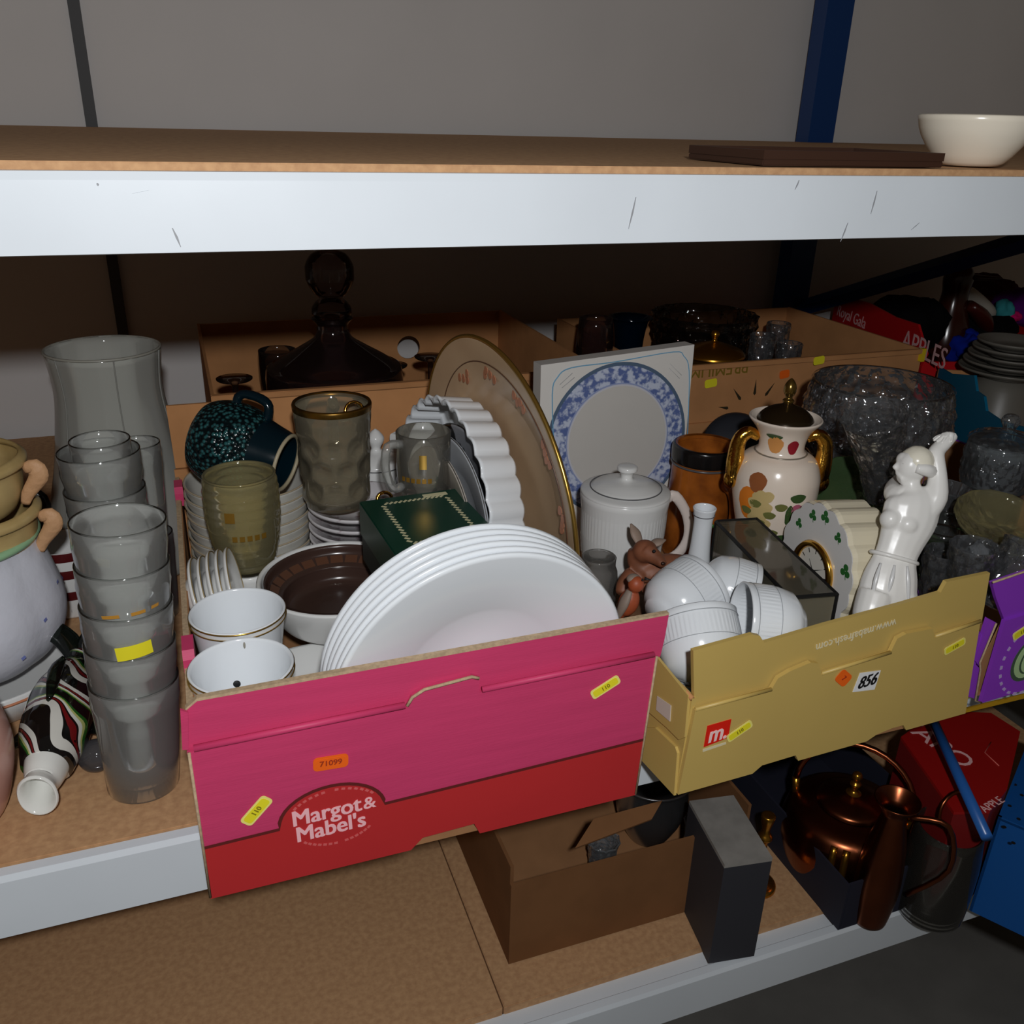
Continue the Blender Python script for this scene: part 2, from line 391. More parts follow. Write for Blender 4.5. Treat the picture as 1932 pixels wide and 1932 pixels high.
for r_, a0, a1 in ((.041, 40, 140), (.036, 225, 320)):
    for k in range(14):
        if k == 7: continue
        a = radians(a0+(a1-a0)*k/13); c = P3(cx_+r_*1.1*cos(a), cz_+r_*.8*sin(a), YP-.0011)
        tx = Vector((-sin(a), 0, cos(a))); nx = Vector((cos(a), 0, sin(a)))
        prism('ring_letter', [c+tx*.0017-nx*.0012, c+tx*.0017+nx*.0012, c-tx*.0017+nx*.0012, c-tx*.0017-nx*.0012], (0, -1, 0), .0003, mat('faint pink ink', (214, 96, 96), .6), pk, True)
# upper front flap standing above the fold, slightly set back and leaning out to the right
YF = YP+.006
fl_pts = [(352, 1422), (352, 1345), (372, 1328), (600, 1280), (800, 1245), (1000, 1206), (1262, 1160), (1254, 1205), (1246, 1236)]
fp = [ay(x, y, YF-.004 if y > 1300 else YF) for x, y in fl_pts]
fp = [Vector((p.x, YF, p.z)) for p in fp]; fp[0].z = fz(xl)-.006; fp[-1].z = fz(xr)-.006
prism('front_flap', fp, (0, -1, 0), TH, PINK, pk, True)
prism('flap_edge', [fp[1]+Vector((0, -.0003, 0)), fp[2]+Vector((0, -.0003, 0)), fp[6]+Vector((0, -.0003, 0)), fp[6]+Vector((0, -.0003, .0022)), fp[3]+Vector((0, -.0003, .0026)), fp[2]+Vector((0, -.0003, .0026)), fp[1]+Vector((-.001, -.0003, .0012))], (0, -1, 0), TH+.0006, KEDGE, pk, True)
tube('fold_ridge', [P3(xl+.004, fz(xl)+.0015, YP+.002), P3(tabL-.002, fz(tabL)+.0035, YP-.001)], .0032, PINK, pk, 8, world=True)
tube('fold_ridge', [P3(tabR+.002, fz(tabR)+.0035, YP-.001), P3(xr-.002, fz(xr)+.001, YP+.002)], .003, PINK, pk, 8, world=True)
tube('tab_edge', [P3(tabL, fz(tabL)+.002, YP-.0005), P3(tabL+.005, fz(tabL)+.010, YP-.0005), P3(tabL+.016, fz(tabL)+.016, YP-.0005), P3(tabR-.008, fz(tabR)+.019, YP-.0005), P3(tabR-.001, fz(tabR)+.016, YP-.0005)], .0016, KEDGE, pk, 6, world=True)
tube('corner_edge', [P3(xl, zb+.002, YP-.0005), P3(xl, fz(xl), YP-.0005)], .0014, KEDGE, pk, 6, world=True)
tube('corner_edge', [P3(xr-.008, zb+.002, YP-.0005), P3(xr, fz(xr), YP-.0005)], .0012, KEDGE, pk, 6, world=True)
YB = .56
def sidewall(name, x, nx, m, z0=zb, z1=.158):
    return prism(name, [Vector((x, YP+.005, z0)), Vector((x, YP+.005, z1)), Vector((x, YB-.005, z1)), Vector((x, YB-.005, z0))], (nx, 0, 0), TH, m, pk, True)
sidewall('left_wall', xl+.0, -1, PINK); sidewall('right_wall', xr-.004, 1, PINK)
for y0 in (.055, .485):
    o = prism('corner_tab', [Vector((xl-.001, y0-.02, .15)), Vector((xl-.001, y0-.02, .168)), Vector((xl-.001, y0-.014, .176)), Vector((xl-.001, y0+.014, .176)), Vector((xl-.001, y0+.02, .168)), Vector((xl-.001, y0+.02, .15))], (-1, 0, 0), .011, PINK, pk, True)
boxm('wall_edge', (xl-.0005, YP+.006, .158), (xl+.0055, YB-.006, .1595), KEDGE, pk, 0, True)
boxm('lining', (xl+.0052, YP+.006, zb+.003), (xl+.0068, YB-.006, .1578), KRAFTD, pk, 0, True)
boxm('back_panel', (xl, YB-.005, zb), (xr-.004, YB, .17), KRAFT, pk, 0, True)
prism('back_flap', [Vector((xl+.002, YB+.002, .17)), Vector((xl+.0, YB+.012, .262)), Vector((xr-.01, YB+.012, .262)), Vector((xr-.006, YB+.002, .17))], (0, -1, 0), TH, KRAFT, pk, True)
boxm('base', (xl+.001, YP+.005, zb-.001), (xr-.009, YB-.005, zb+.003), KRAFTD, pk, 0, True)
prism('end_flap', [ay(340, 1340, YP+.002)+Vector((0, 0, 0)), ay(355, 1345, YP+.002), ay(356, 1415, YP+.002), ay(344, 1415, YP+.002)], (0, -1, 0), .003, PINK, pk, True)
def fstick(p, ang, w, h, m, edge, txt, ink, y=YP, parent=pk, hexa=False, label=None):
    c = ay(p[0], p[1], y-.0008); a = radians(ang)
    return sticker('price_label', parent, frame(c, (cos(a), 0, sin(a)), (0, -1, 0)), w, h, m, edge, txt, ink, None, hexa, label)
fstick((624, 1438), -3, .031, .0145, STICKO, STICKO, '71099', INKO, label='orange price label')
fstick((484, 1529), 47, .032, .0125, STICKY, STICKE, '110', INKY, label='yellow price label')
fstick((1142, 1296), 27, .032, .0115, STICKY, STICKE, '110', INKY, label='yellow price label')

# ---- gold carton
y0v, y1v = Vector((.431, -.118, 0)), Vector((.84, -.102, 0)); yd = (y1v-y0v).normalized(); yn = Vector((yd.y, -yd.x, 0))
def gy(px, py, off=0.0):
    d = ray(px, py); p0 = y0v+yn*off; return CAM + d*((p0-CAM).dot(yn)/d.dot(yn))
gd = thing('gold_carton', 'open gold printed carton of mugs, vases and figurines', 'carton', (.63, .2, .001)); gd['wf'] = 1
fpts = [gy(*p) for p in ((1279, 1503), (1312, 1340), (1455, 1302), (1468, 1280), (1492, 1266), (1530, 1250), (1545, 1252), (1550, 1272), (1680, 1232), (1693, 1205), (1710, 1196), (1760, 1186), (1764, 1202), (1850, 1173), (1822, 1345),
        (1716, 1352), (1712, 1338), (1690, 1340), (1660, 1360), (1640, 1378), (1508, 1425), (1504, 1412), (1440, 1432), (1420, 1458))]
for i in (0, 14): fpts[i].z = .003
for i in (15, 19, 20, 23): fpts[i].z = .003
for i in (16, 21): fpts[i].z = .012
fpts[17].z = .012; fpts[18].z = .009; fpts[22].z = .011
prism('front_panel', fpts, yn, TH, GOLDCARD, gd, True)
yi = -yn
tp = [gy(*p, -.0065) for p in ((1310, 1345), (1308, 1228), (1420, 1197), (1434, 1200), (1442, 1213), (1560, 1178), (1700, 1140), (1775, 1118), (1786, 1098), (1868, 1081), (1852, 1176))]
prism('front_flap', tp, yn, TH, GOLDCARD, gd, True)
for seg in (((1312, 1340), (1455, 1302)), ((1550, 1272), (1680, 1232)), ((1764, 1202), (1850, 1173))):
    tube('fold_ridge', [gy(*seg[0], -.001)+Vector((0, 0, .001)), gy(*seg[1], -.001)+Vector((0, 0, .001))], .0022, GOLDCARD, gd, 8, world=True)
cl = gy(1279, 1503); cl.z = .003; cr_ = gy(1822, 1345); cr_.z = .003
ybk = yi*.58
gl_ = [cl, cl+ybk, cl+ybk+Vector((.012, 0, .118)), gy(1306, 1312, -.004)]
prism('left_wall', [cl+yi*.005, gy(1306, 1318, -.005), gy(1306, 1318, -.005)+ybk*.98, cl+ybk], (-1, 0, .1), TH, GOLDCARD, gd, True)
q0 = gy(1306, 1318, -.005)
tube('wall_edge', [q0, q0+ybk*.98], .0028, KRAFT, gd, 6, world=True)
def sd(px, py):
    d = ray(px, py); n = Vector((-1, 0, .1)).normalized(); n = (q0+ybk-cl).cross(q0-cl).normalized(); return CAM+d*((cl-CAM).dot(n)/d.dot(n))
sp = [sd(*p) for p in ((1218, 1372), (1240, 1372), (1278, 1408), (1282, 1420), (1276, 1500), (1213, 1432))]
sn = (q0+ybk-cl).cross(q0-cl).normalized(); sn = -sn if sn.x > 0 else sn
prism('side_flap', [p+sn*.003 for p in sp], sn, .003, GOLDCARD, gd, True)
sp = [sd(*p) for p in ((1236, 1290), (1238, 1232), (1303, 1312), (1296, 1390), (1285, 1395), (1262, 1372), (1225, 1340))]
prism('side_flap', [p+sn*.003 for p in sp], sn, .003, GOLDCARD, gd, True)
sp = [sd(*p) for p in ((1246, 1312), (1272, 1330), (1270, 1360), (1244, 1338))]
prism('white_label', [p+sn*.0042 for p in sp], sn, .0008, mat('faded paper', (214, 200, 186), .7), gd, True)
boxm('right_wall', (.822, -.095, .003), (.827, .46, .115), GOLDCARD, gd, 0, True)
boxm('back_wall', (.445, .464, .003), (.83, .469, .13), GOLDCARD, gd, 0, True)
boxm('base', (.437, -.1, .001), (.822, .464, .005), KRAFTD, gd, 0, True)
gl2 = gd.location
INKW = mat('cream ink', (226, 214, 176), .6)
tc_ = gy(1616, 1198, -.0058); ts_ = (gy(1700, 1170, -.006)-gy(1532, 1224, -.006)).normalized()
text_mesh('printed_address', 'www.mabafresh.com', .0148, INKW, gd, frame(tc_-gl2, -ts_, yn), bold=.0002, sx=.86)
c = gy(1354, 1384, .0004); ux = (gy(1380, 1362)-gy(1333, 1376)).normalized()
prism('red_logo', [gy(*p, .0006) for p in ((1335, 1370), (1380, 1357), (1374, 1392), (1328, 1410))], yn, .0006, mat('red logo ink', (226, 30, 12), .5), gd, True)['label'] = 'red square logo'
text_mesh('logo_letter', 'm.', .03, mat('pale ink', (250, 214, 210), .6), gd, frame(gy(1354, 1384, .0009)-gl2, ux, yn), bold=.0008, sx=.8, shear=.2)
prism('logo_line', [gy(*p, .0006) for p in ((1326, 1414), (1370, 1400), (1370, 1404), (1326, 1419))], yn, .0004, INKW, gd, True)
def gstick(p, ang, w, h, m, edge, txt, ink, name='price_label', hexa=False):
    a = radians(ang); return sticker(name, gd, frame(gy(*p, .0006), yd*cos(a)+Vector((0, 0, sin(a))), yn), w, h, m, edge, txt, ink, None, hexa)
gstick((1395, 1379), 26, .032, .011, STICKY, STICKE, '110', INKY); gstick((1801, 1219), 18, .031, .011, STICKY, STICKE, '110', INKY)
gstick((1591, 1279), -42, .021, .016, STICKO, None, '7', INKO)
prism('lot_tag', [gy(*p, .0008) for p in ((1623, 1270), (1662, 1265), (1650, 1301), (1609, 1306))], yn, .0006, PAPER, gd, True)['label'] = 'white lot number tag'
text_mesh('lot_number', '856', .022, BLACK, gd, frame(gy(1636, 1286, .0012)-gl2, (gy(1662, 1275)-gy(1609, 1291)).normalized(), yn), bold=.0007, sx=.78, shear=.35)

# ---- purple carton on the right
pu = thing('purple_carton', 'purple printed carton with an avocado picture at the right edge', 'carton', (1.08, .2, .001)); pu['wf'] = 1
YU = -.082
pf = lambda x, y, o=0: ay(x, y, YU+o)
prism('front_panel', [pf(1851, 1327), pf(1896, 1172), pf(1960, 1152), Vector((1.27, YU, .16)), Vector((1.265, YU, .004)), pf(1990, 1285)], (0, -1, 0), TH, PURPLE, pu, True)
prism('front_flap', [pf(1897, 1175, .004), pf(1880, 1130, .004), pf(1872, 1100, .004), pf(1932, 1080, .004), pf(1990, 1062, .004), Vector((1.27, YU+.004, .2)), Vector((1.27, YU+.004, .155))], (0, -1, 0), TH, PURPLE, pu, True)
prism('left_wall', [Vector((.862, YU+.005, .004)), Vector((.862, YU+.005, .095)), Vector((.862, .44, .095)), Vector((.862, .44, .004))], (-1, 0, 0), TH, PURPLE, pu, True)
prism('corner_flap', [pf(1866, 1168, .002), pf(1880, 1175, .002), pf(1848, 1258, .002), pf(1841, 1248, .002)], (0, -1, 0), .006, PURPLE, pu, True)
prism('corner_flap', [pf(1838, 1250, .002), pf(1849, 1262, .002), pf(1838, 1318, .002), pf(1820, 1312, .002)], (0, -1, 0), .006, PURPLE, pu, True)
tube('torn_edge', [pf(1880, 1176, -.001), pf(1849, 1250, -.001), pf(1850, 1264, -.001), pf(1840, 1322, -.001), pf(1852, 1326, -.001)], .0012, KEDGE, pu, 6, world=True)
tube('torn_edge', [pf(1873, 1099, .001), pf(1932, 1079, .001), pf(1985, 1062, .001)], .0014, KEDGE, pu, 6, world=True)
boxm('right_wall', (1.262, YU+.005, .004), (1.267, .44, .15), PURPLE, pu, 0, True)
boxm('back_wall', (.866, .436, .004), (1.262, .441, .15), PURPLE, pu, 0, True)
boxm('base', (.866, YU+.005, .002), (1.262, .436, .006), KRAFTD, pu, 0, True)
AVO = mat('avocado green print', (176, 206, 150), .6); AVOD = mat('avocado dark print', (70, 92, 70), .6)
def disc2(name, c, rx, rz, m, off, tilt=0.0):
    a0 = radians(tilt); P = []
    for i in range(28):
        a = 2*pi*i/28; x, z = rx*cos(a), rz*sin(a); P.append(Vector((c.x+x*cos(a0)-z*sin(a0), YU-off, c.z+x*sin(a0)+z*cos(a0))))
    return prism(name, P, (0, -1, 0), .0003, m, pu, True)
ac = pf(1942, 1242)
disc2('avocado_print', ac, .027, .034, AVOD, .0003, -20); disc2('avocado_print', ac+Vector((.001, 0, .001)), .023, .030, AVO, .0006, -20); disc2('avocado_print', ac+Vector((.003, 0, .001)), .017, .024, AVOD, .0009, -20); disc2('avocado_print', ac+Vector((.004, 0, .001)), .015, .022, AVO, .0012, -20)
for k in range(16):
    a = radians(110+15*k); c = ac+Vector((.045*cos(a), -.0005, .052*sin(a))); tx = Vector((-sin(a), 0, cos(a))); nx = Vector((cos(a), 0, sin(a)))
    prism('ring_letter', [c+tx*.003-nx*.002, c+tx*.003+nx*.002, c-tx*.003+nx*.002, c-tx*.002-nx*.002], (0, -1, 0), .0003, mat('lilac ink', (196, 170, 220), .6), pu, True)
sticker('price_label', pu, frame(pf(1930, 1190, -.0006), (.9, 0, .45), (0, -1, 0)), .032, .0125, STICKY, STICKE, '110', INKY)
boxm('lining', (xr-.0105, YP+.006, zb+.004), (xr-.0092, YB-.006, .1575), KRAFTD, pk, 0, True)
boxm('lining', (.867, YU+.006, .007), (.8682, .434, .0945), KRAFTD, pu, 0, True)
boxm('lining', (1.2605, YU+.006, .007), (1.2617, .434, .149), KRAFTD, pu, 0, True)
boxm('lining', (.869, .4345, .007), (1.26, .4357, .149), KRAFTD, pu, 0, True)
boxm('lining', (.8208, -.093, .006), (.8218, .458, .1145), KRAFTD, gd, 0, True)
boxm('lining', (.447, .4625, .006), (.82, .4637, .1295), KRAFTD, gd, 0, True)
prism('lining', [Vector((.87, YU+.0105, .007)), Vector((1.259, YU+.0105, .007)), Vector((1.259, YU+.0105, .15)), Vector((.90, YU+.0105, .12))], (0, 1, 0), .001, KRAFTD, pu, True)

# ================================================================ left of the cartons
# ---- pint glasses nested in stacks
def pint(name, label, loc, rot, rb, rt, h, group, m=PINT):
    t = thing(name, label, 'glass', loc, rot, group)
    prof = [(rb*.9, 0), (rb, .002), (rb+(rt-rb)*.35, h*.35), (rb+(rt-rb)*.72, h*.70), (rt*.985, h*.80), (rt, h*.84), (rt*.985, h*.88), (rt, h)]
    lathe('body', shell(prof, .0016), m, t, 36)
    lathe('base', [(0, .0018), (rb*.89, .0018), (rb*.94, .004), (rb*.94, .010), (0, .009)], glass('thick glass base', (.72, .76, .74), .03), t, 36)
    ring('rim', rt-.0008, .0010, h, CLEAR, t, 36)
    return t
sq = (Vector((.055, .02, 1))).normalized(); sb = Vector((-.094, .078, .001)); sr = facing(sq)
names = ('tall pint glass at the bottom of the front stack, standing on the chipboard', 'pint glass second from the bottom of the front stack', 'pint glass in the middle of the front stack with a yellow price label', 'pint glass with faint orange lettering second from the top of the front stack', 'topmost pint glass of the front stack')
stk = []
for i in range(5):
    p = pint('pint_glass', names[i], sb+sq*(.0425*i), sr, .0355, .0425, .13, 'pint glasses nested in the front stack'); stk.append(p)
def wrap(name, parent, r, r2, z, ang, w, h, m, tilt=0., off=.0012):
    """small patch that hugs a round body; centre angle ang, width w, height h"""
    V, F = [], []; n = 8
    for j in (0, 1, 2):
        for i in range(n+1):
            u = (i/n-.5)*w; v = (j/2-.5)*h; x = u*cos(tilt)-v*sin(tilt); y = u*sin(tilt)+v*cos(tilt)
            cut = 1-.25*abs(j-1)*0; rr = r+(r2-r)*(y/max(h, 1e-6)+.5)+off; a = ang+x/rr; V.append((rr*cos(a), rr*sin(a), z+y))
    for j in (0, 1):
        for i in range(n): F.append((j*(n+1)+i, j*(n+1)+i+1, (j+1)*(n+1)+i+1, (j+1)*(n+1)+i))
    return new(name, V, F, m, parent)
o = wrap('price_label', stk[2], .0412, .042, .098, radians(-82), .033, .015, STICKY, .12, .0022); o['label'] = 'yellow price label'
for k, (dx, wd) in enumerate(((-.016, .016), (.008, .013), (.024, .008))):
    wrap('orange_lettering', stk[3], .041, .042, .093+.002*k, radians(-84)+dx/.042, wd, .004, mat('faded orange print', (196, 140, 50), .6), .1, .0015)
rearn = [('wide straight pint glass at the back left, behind the front stack', (180, 838), 140, .09), ('narrow tumbler nested on top of the rear glasses', (200, 820), 100, .068), ('clear glass on the right of the rear group, beside the pink carton', (272, 822), 72, .06)]
def stackdown(px, py, w, d, label, n, nm):
    t_ = FPX*d/w; c = at(px, py, t_); return c
A = at(185, 838, 1.03); 
for k, (x, y, rt, z0, h, lab) in enumerate(((A.x-.002, A.y+.012, .0455, .001, .142, 'dusty pint glass at the bottom of the rear stack'), (A.x-.002, A.y+.012, .0455, .048, .142, 'dusty pint glass second from the bottom of the rear stack'), (A.x-.002, A.y+.012, .0455, .095, .142, 'dusty pint glass third from the bottom of the rear stack'), (A.x-.002, A.y+.012, .0455, .142, .142, 'widest open pint glass at the top of the rear stack'),)):
    pt_ = pint('pint_glass', lab, (x, y, z0), None, .033, rt, h, 'pint glasses nested in the rear stack')
pint('tumbler', 'narrow clear tumbler standing inside the top glass of the rear stack', (A.x+.001, A.y+.012, .154), None, .024, .0335, .143, None)
for k in range(2):
    pint('straight_glass', ('straight clear glass standing behind the front stack beside the pink carton', 'straight clear glass on top of another beside the pink carton')[k], (A.x+.034, A.y+.115, .001+.128*k), None, .023, .0285, .126, 'straight glasses beside the pink carton')
pr_ = wrap('price_label', pt_, .043, .0455, .02, radians(-110), .026, .012, STICKY, -.3, .003); pr_['label'] = 'yellow price label'
# ---- smoked glass hurricane shade
hb = Vector((-.112, .64, .001))
t = thing('hurricane_shade', 'tall smoked grey glass hurricane shade with flared faceted sides', 'glass shade', hb)
def fac(r, z, a):
    k = 12; d = (a % (2*pi/k))-pi/k; return (r*(cos(pi/k)/cos(d)*.75+.25), z)
lathe('body', shell(cr([(.098, 0), (.122, .012), (.118, .06), (.094, .15), (.079, .23), (.074, .28), (.079, .333)], 4), .003), SMOKE, t, 60, fac)
ring('rim', .0775, .002, .3335, mat('ground glass edge', (150, 148, 138), .4), t, 48)
for k in range(6):
    a = 2*pi*k/6-1.35; q = cr([(.0985, .005), (.1215, .02), (.1175, .06), (.0935, .15), (.0785, .23), (.0735, .28), (.0782, .332)], 3)
    tube('facet_line', [((r+.0006)*cos(a), (r+.0006)*sin(a), z) for r, z in q], .0011, glass('facet edge glass', (.8, .8, .78), .35, (190, 190, 184)), t, 5)
# ---- white lobed planter with green rim, on a white dish; ochre soup bowls inside
pc = Vector((-.278, .318, 0))
t = thing('white_dish', 'white dish with an orange line beneath the lobed planter', 'dish', (pc.x+.012, pc.y-.012, .001))
lathe('body', shell([(.07, 0), (.085, .004), (.098, .03), (.101, .042)], .004), WHITE2, t, 48)
ring('orange_line', .1005, .0016, .036, mat('orange line', (190, 120, 84), .4), t)
t = thing('lobed_planter', 'white embossed planter with a pale green rim at the left edge', 'planter', (pc.x, pc.y, .044))
def lob(r, z, a): return (r*(1+.035*abs(cos(3.5*a+.6))-.02), z)
PLN = mat('embossed white glaze', (214, 216, 226), .3, bump=.5, bscale=55)
lathe('body', shell(cr([(.06, 0), (.08, .004), (.1, .03), (.108, .07), (.1, .115), (.092, .143), (.091, .156)], 4), .004), PLN, t, 72, lob)
ring('green_rim', .0905, .005, .157, mat('celadon glaze', (150, 190, 148), .3), t)
for k in range(10):
    a = -1.9+.33*k; z = .04+.03*(k % 3); wrap('blue_flower', t, .108, .108, z, a, .005, .004, mat('blue flower print', (120, 130, 190), .4), .3, .002)
OCH = mat('ochre stoneware', (196, 170, 116), .35, col2=(160, 134, 84), vscale=14)
TERR = mat('unglazed terracotta handle', (200, 154, 112), .6, bump=.7, bscale=120)
for k, (dz, lab) in enumerate(((.168, 'lower ochre soup bowl with lug handle, sitting in the white planter'), (.228, 'upper ochre soup bowl with lug handle, stacked on another'))):
    t = thing('soup_bowl', lab, 'bowl', (pc.x+.022-.005*k, pc.y-.004, dz), None, 'ochre soup bowls at the left edge')
    lathe('body', shell(cr([(.046, 0), (.06, .006), (.071, .03), (.073, .055), (.079, .058), (.080, .064), (.076, .068)], 3), .005), OCH, t, 48)
    for a in (-.15, -.15+pi):
        d = Vector((cos(a), sin(a), 0))
        tube('lug_handle', [d*.072+Vector((0, 0, .012)), d*.077+Vector((0, 0, .024)), d*.086+Vector((0, 0, .036)), d*.092+Vector((0, 0, .046)), d*.089+Vector((0, 0, .056)), d*.078+Vector((0, 0, .054))], [.0025, .0038, .0048, .0055, .005, .003], TERR, t, 10, 1.9, sub=3)
    if k: lathe('brown_glaze_inside', [(0, .0098), (.046, .0102), (.057, .018), (.0655, .035)], mat('brown glaze', (120, 88, 62), .25), t, 40)
# ---- peach vase at the left edge
t = thing('peach_vase', 'peach glazed round vase cut off by the left edge', 'vase', (-.275, .08, .001))
lathe('body', shell(cr([(.03, 0), (.05, .003), (.062, .03), (.071, .075), (.064, .12), (.045, .15), (.038, .165), (.044, .185)], 4), .004), mat('peach glaze', (206, 158, 144), .25, var=.12, vscale=10), t, 48)
ring('lip', .0425, .003, .186, mat('tan lip glaze', (196, 150, 110), .35), t)
# ---- art glass fish
def fishmat():
    m, nt, N, L, P = nodes('swirled art glass')
    tc = N.new('ShaderNodeTexCoord'); wv = N.new('ShaderNodeTexWave'); wv.inputs['Scale'].default_value = 4.0; wv.inputs['Distortion'].default_value = 5.5; wv.inputs['Detail'].default_value = 1.2; wv.inputs['Detail Scale'].default_value = 2.2; wv.bands_direction = 'DIAGONAL'
    mp = N.new('ShaderNodeMapping'); mp.inputs['Scale'].default_value = (1.3, 1.3, 1.3); L.new(tc.outputs['Object'], mp.inputs[0]); L.new(mp.outputs[0], wv.inputs[0])
    rp = N.new('ShaderNodeValToRGB'); rp.color_ramp.interpolation = 'CONSTANT'; e = rp.color_ramp.elements
    cs = [(0, (18, 16, 16)), (.12, (206, 204, 196)), (.37, (14, 14, 14)), (.42, (110, 22, 24)), (.55, (20, 18, 16)), (.62, (208, 210, 200)), (.74, (176, 180, 110)), (.82, (30, 90, 30)), (.9, (16, 14, 14))]
    e[0].color = (*lin(cs[0][1]), 1); e[1].position = cs[1][0]; e[1].color = (*lin(cs[1][1]), 1)
    for p, c in cs[2:]:
        x = e.new(p); x.color = (*lin(c), 1)
    L.new(wv.outputs['Fac'], rp.inputs[0]); L.new(rp.outputs[0], P.inputs['Base Color']); P.inputs['Roughness'].default_value = .06; P.inputs['Coat Weight'].default_value = .6
    return m
fm = fishmat()
f0 = Vector((-.183, .062, .036)); f1 = Vector((-.155, .275, .062)); fd = (f1-f0)
ft = thing('glass_fish', 'striped art glass fish with gaping white mouth lying on the chipboard', 'glass ornament', (-.178, .16, .001)); ft['wf'] = 1
path = [f0+fd*s+Vector((0, 0, hz)) for s, hz in ((.10, .002), (.13, .003), (.19, .005), (.32, .008), (.5, .008), (.66, .004), (.8, 0), (.9, .004))]
tube('body', path, [.0245, .0262, .0295, .0345, .034, .027, .018, .012], fm, ft, 22, 1.12, up=(0, 0, 1), world=True, sub=5)
DKG = glass('black green glass', (.2, .24, .2), .25, (30, 36, 30))
tp_ = path[-1]
for s in (-1, 1):
    tube('tail_fin', [tp_-Vector((0, .01, 0)), tp_+Vector((.014*s, .02, .012)), tp_+Vector((.034*s, .038, .022)), tp_+Vector((.04*s, .05, .018))], [.011, .014, .013, .006], DKG, ft, 12, .5, world=True, sub=4)
    side = fd.cross(Vector((0, 0, 1))).normalized()*s
    b_ = f0+fd*.42+side*.028-Vector((0, 0, .012))
    tube('side_fin', [b_, b_+side*.016+Vector((0, .006, -.010)), b_+side*.028+Vector((0, 0, -.018))], [.011, .012, .007], DKG, ft, 12, .6, world=True, sub=4)
tube('back_fin', [f0+fd*.3+Vector((0, 0, .042)), f0+fd*.45+Vector((0, 0, .052)), f0+fd*.62+Vector((0, 0, .044))], [.003, .007, .003], DKG, ft, 8, 1.5, world=True, sub=3)
# mouth: two open lips of white glass
mn = -fd.normalized(); mc = f0+mn*.004
mx = mn.cross(Vector((0, 0, 1))).normalized(); mz = mx.cross(mn)
SN = mat('white glass', (226, 226, 220), .08)
sn_o = lathe('snout', cr([(.0215, -.010), (.0222, .004), (.0195, .018), (.0165, .028), (.0175, .036), (.0205, .043)], 4)+cr([(.0205, .043), (.0185, .0455), (.0150, .040), (.0125, .028), (.009, .014), (0, .012)], 4), SN, ft, 32,
   lambda r, z, a: (r*(1+.10*cos(2*a)), z+(.004*cos(a) if z > .03 else 0)))
sn_o.rotation_mode = 'QUATERNION'; sn_o.rotation_quaternion = facing(mn, -pi/2); sn_o.location = f0+fd*.12+Vector((0, 0, .0035))-ft.location
blob('base_blob', (-.139-ft.location.x, .115-ft.location.y, .02-ft.location.z), (.019, .017, .018), glass('grey glass lump', (.5, .5, .52), .3, (110, 108, 110)), ft)['label'] = 'grey glass fin blob at the side'
for s in (-1, 1):
    e_ = f0+fd*.17+fd.cross(Vector((0, 0, 1))).normalized()*(.022*s)+Vector((0, 0, .016))
    blob('eye', e_-ft.location, (.005,)*3, mat('black glass eye', (10, 10, 10), .05), ft, seg=12)
# ---- dark and striped crockery glimpsed between planter and glasses
t = thing('striped_mug', 'white mug with dark red bands behind the planter', 'mug', (-.187, .50, .001), (0, 0, 2.3))
lathe('body', shell([(.038, 0), (.041, .004), (.042, .09), (.0425, .1)], .003), WHITE2, t, 36)
for z in (.03, .062, .088): lathe('red_band', [(.0428, z), (.043, z+.001), (.0432, z+.012), (.043, z+.013)], mat('dark red glaze', (84, 22, 24), .3), t, 36)
tube('handle', [(.041, 0, .08), (.06, 0, .082), (.068, 0, .055), (.058, 0, .025), (.041, 0, .022)], .0055, WHITE2, t, 8, sub=3)
t = thing('black_pot', 'black glazed pot behind the ochre soup bowls', 'pot', (-.31, .62, .001))
lathe('body', shell(cr([(.04, 0), (.06, .01), (.066, .07), (.055, .12), (.05, .15)], 3), .004), mat('black glaze', (16, 15, 15), .25), t, 40)
tube('handle', [(.055, 0, .12), (.082, -.004, .13), (.088, -.004, .1), (.062, 0, .06)], .008, mat('black glaze', (16, 15, 15), .25), t, 10, sub=3)

# ================================================================ inside the pink carton
def plate_prof(R, h=.018, th=.004, foot=.55, well=.62):
    return [(0, .002), (R*foot*.9, .002), (R*foot*.92, 0), (R*foot, 0), (R*(foot+.02), .003), (R*well, .005), (R*.97, h-th*.4), (R, h+th*.4), (R*.985, h+th), (R*.96, h+th*.8), (R*(well+.04), .005+th*1.4), (R*well, .004+th), (R*.3, .003+th), (0, .003+th)]
# flat plates lying on the carton floor beneath everything
pa = mat('pale grey plate', (206, 206, 212), .25)
for k in range(5):
    t = thing('dinner_plate', ('bottom', 'second', 'third', 'fourth', 'top')[k]+' plate of the flat pile on the floor of the pink carton', 'plate', (.098, .055, .0065+.0125*k), None, 'plates lying flat in the pink carton')
    lathe('body', plate_prof(.122, .017), WHITE2, t, 56)
# leaning white dinner plates
n_ = Vector((cos(radians(-87.5))*cos(radians(-6)), sin(radians(-87.5))*cos(radians(-6)), sin(radians(-6))))
ordn = ('frontmost', 'second', 'third', 'fourth', 'fifth', 'rearmost')
c0 = Vector((.231, -.068, .1555))
for k in range(6):
    c = c0 - n_*(.0098*k) + Vector((.0006*(k % 2), 0, .0003*k))
    t = thing('dinner_plate', f'{ordn[k]} large plain white dinner plate of the leaning row behind the pink flap', 'plate', c-n_*.018, facing(n_), 'large white dinner plates leaning in the pink carton')
    lathe('body', plate_prof(.148, .021, .0045, .36, .5), WHITE, t, 96)
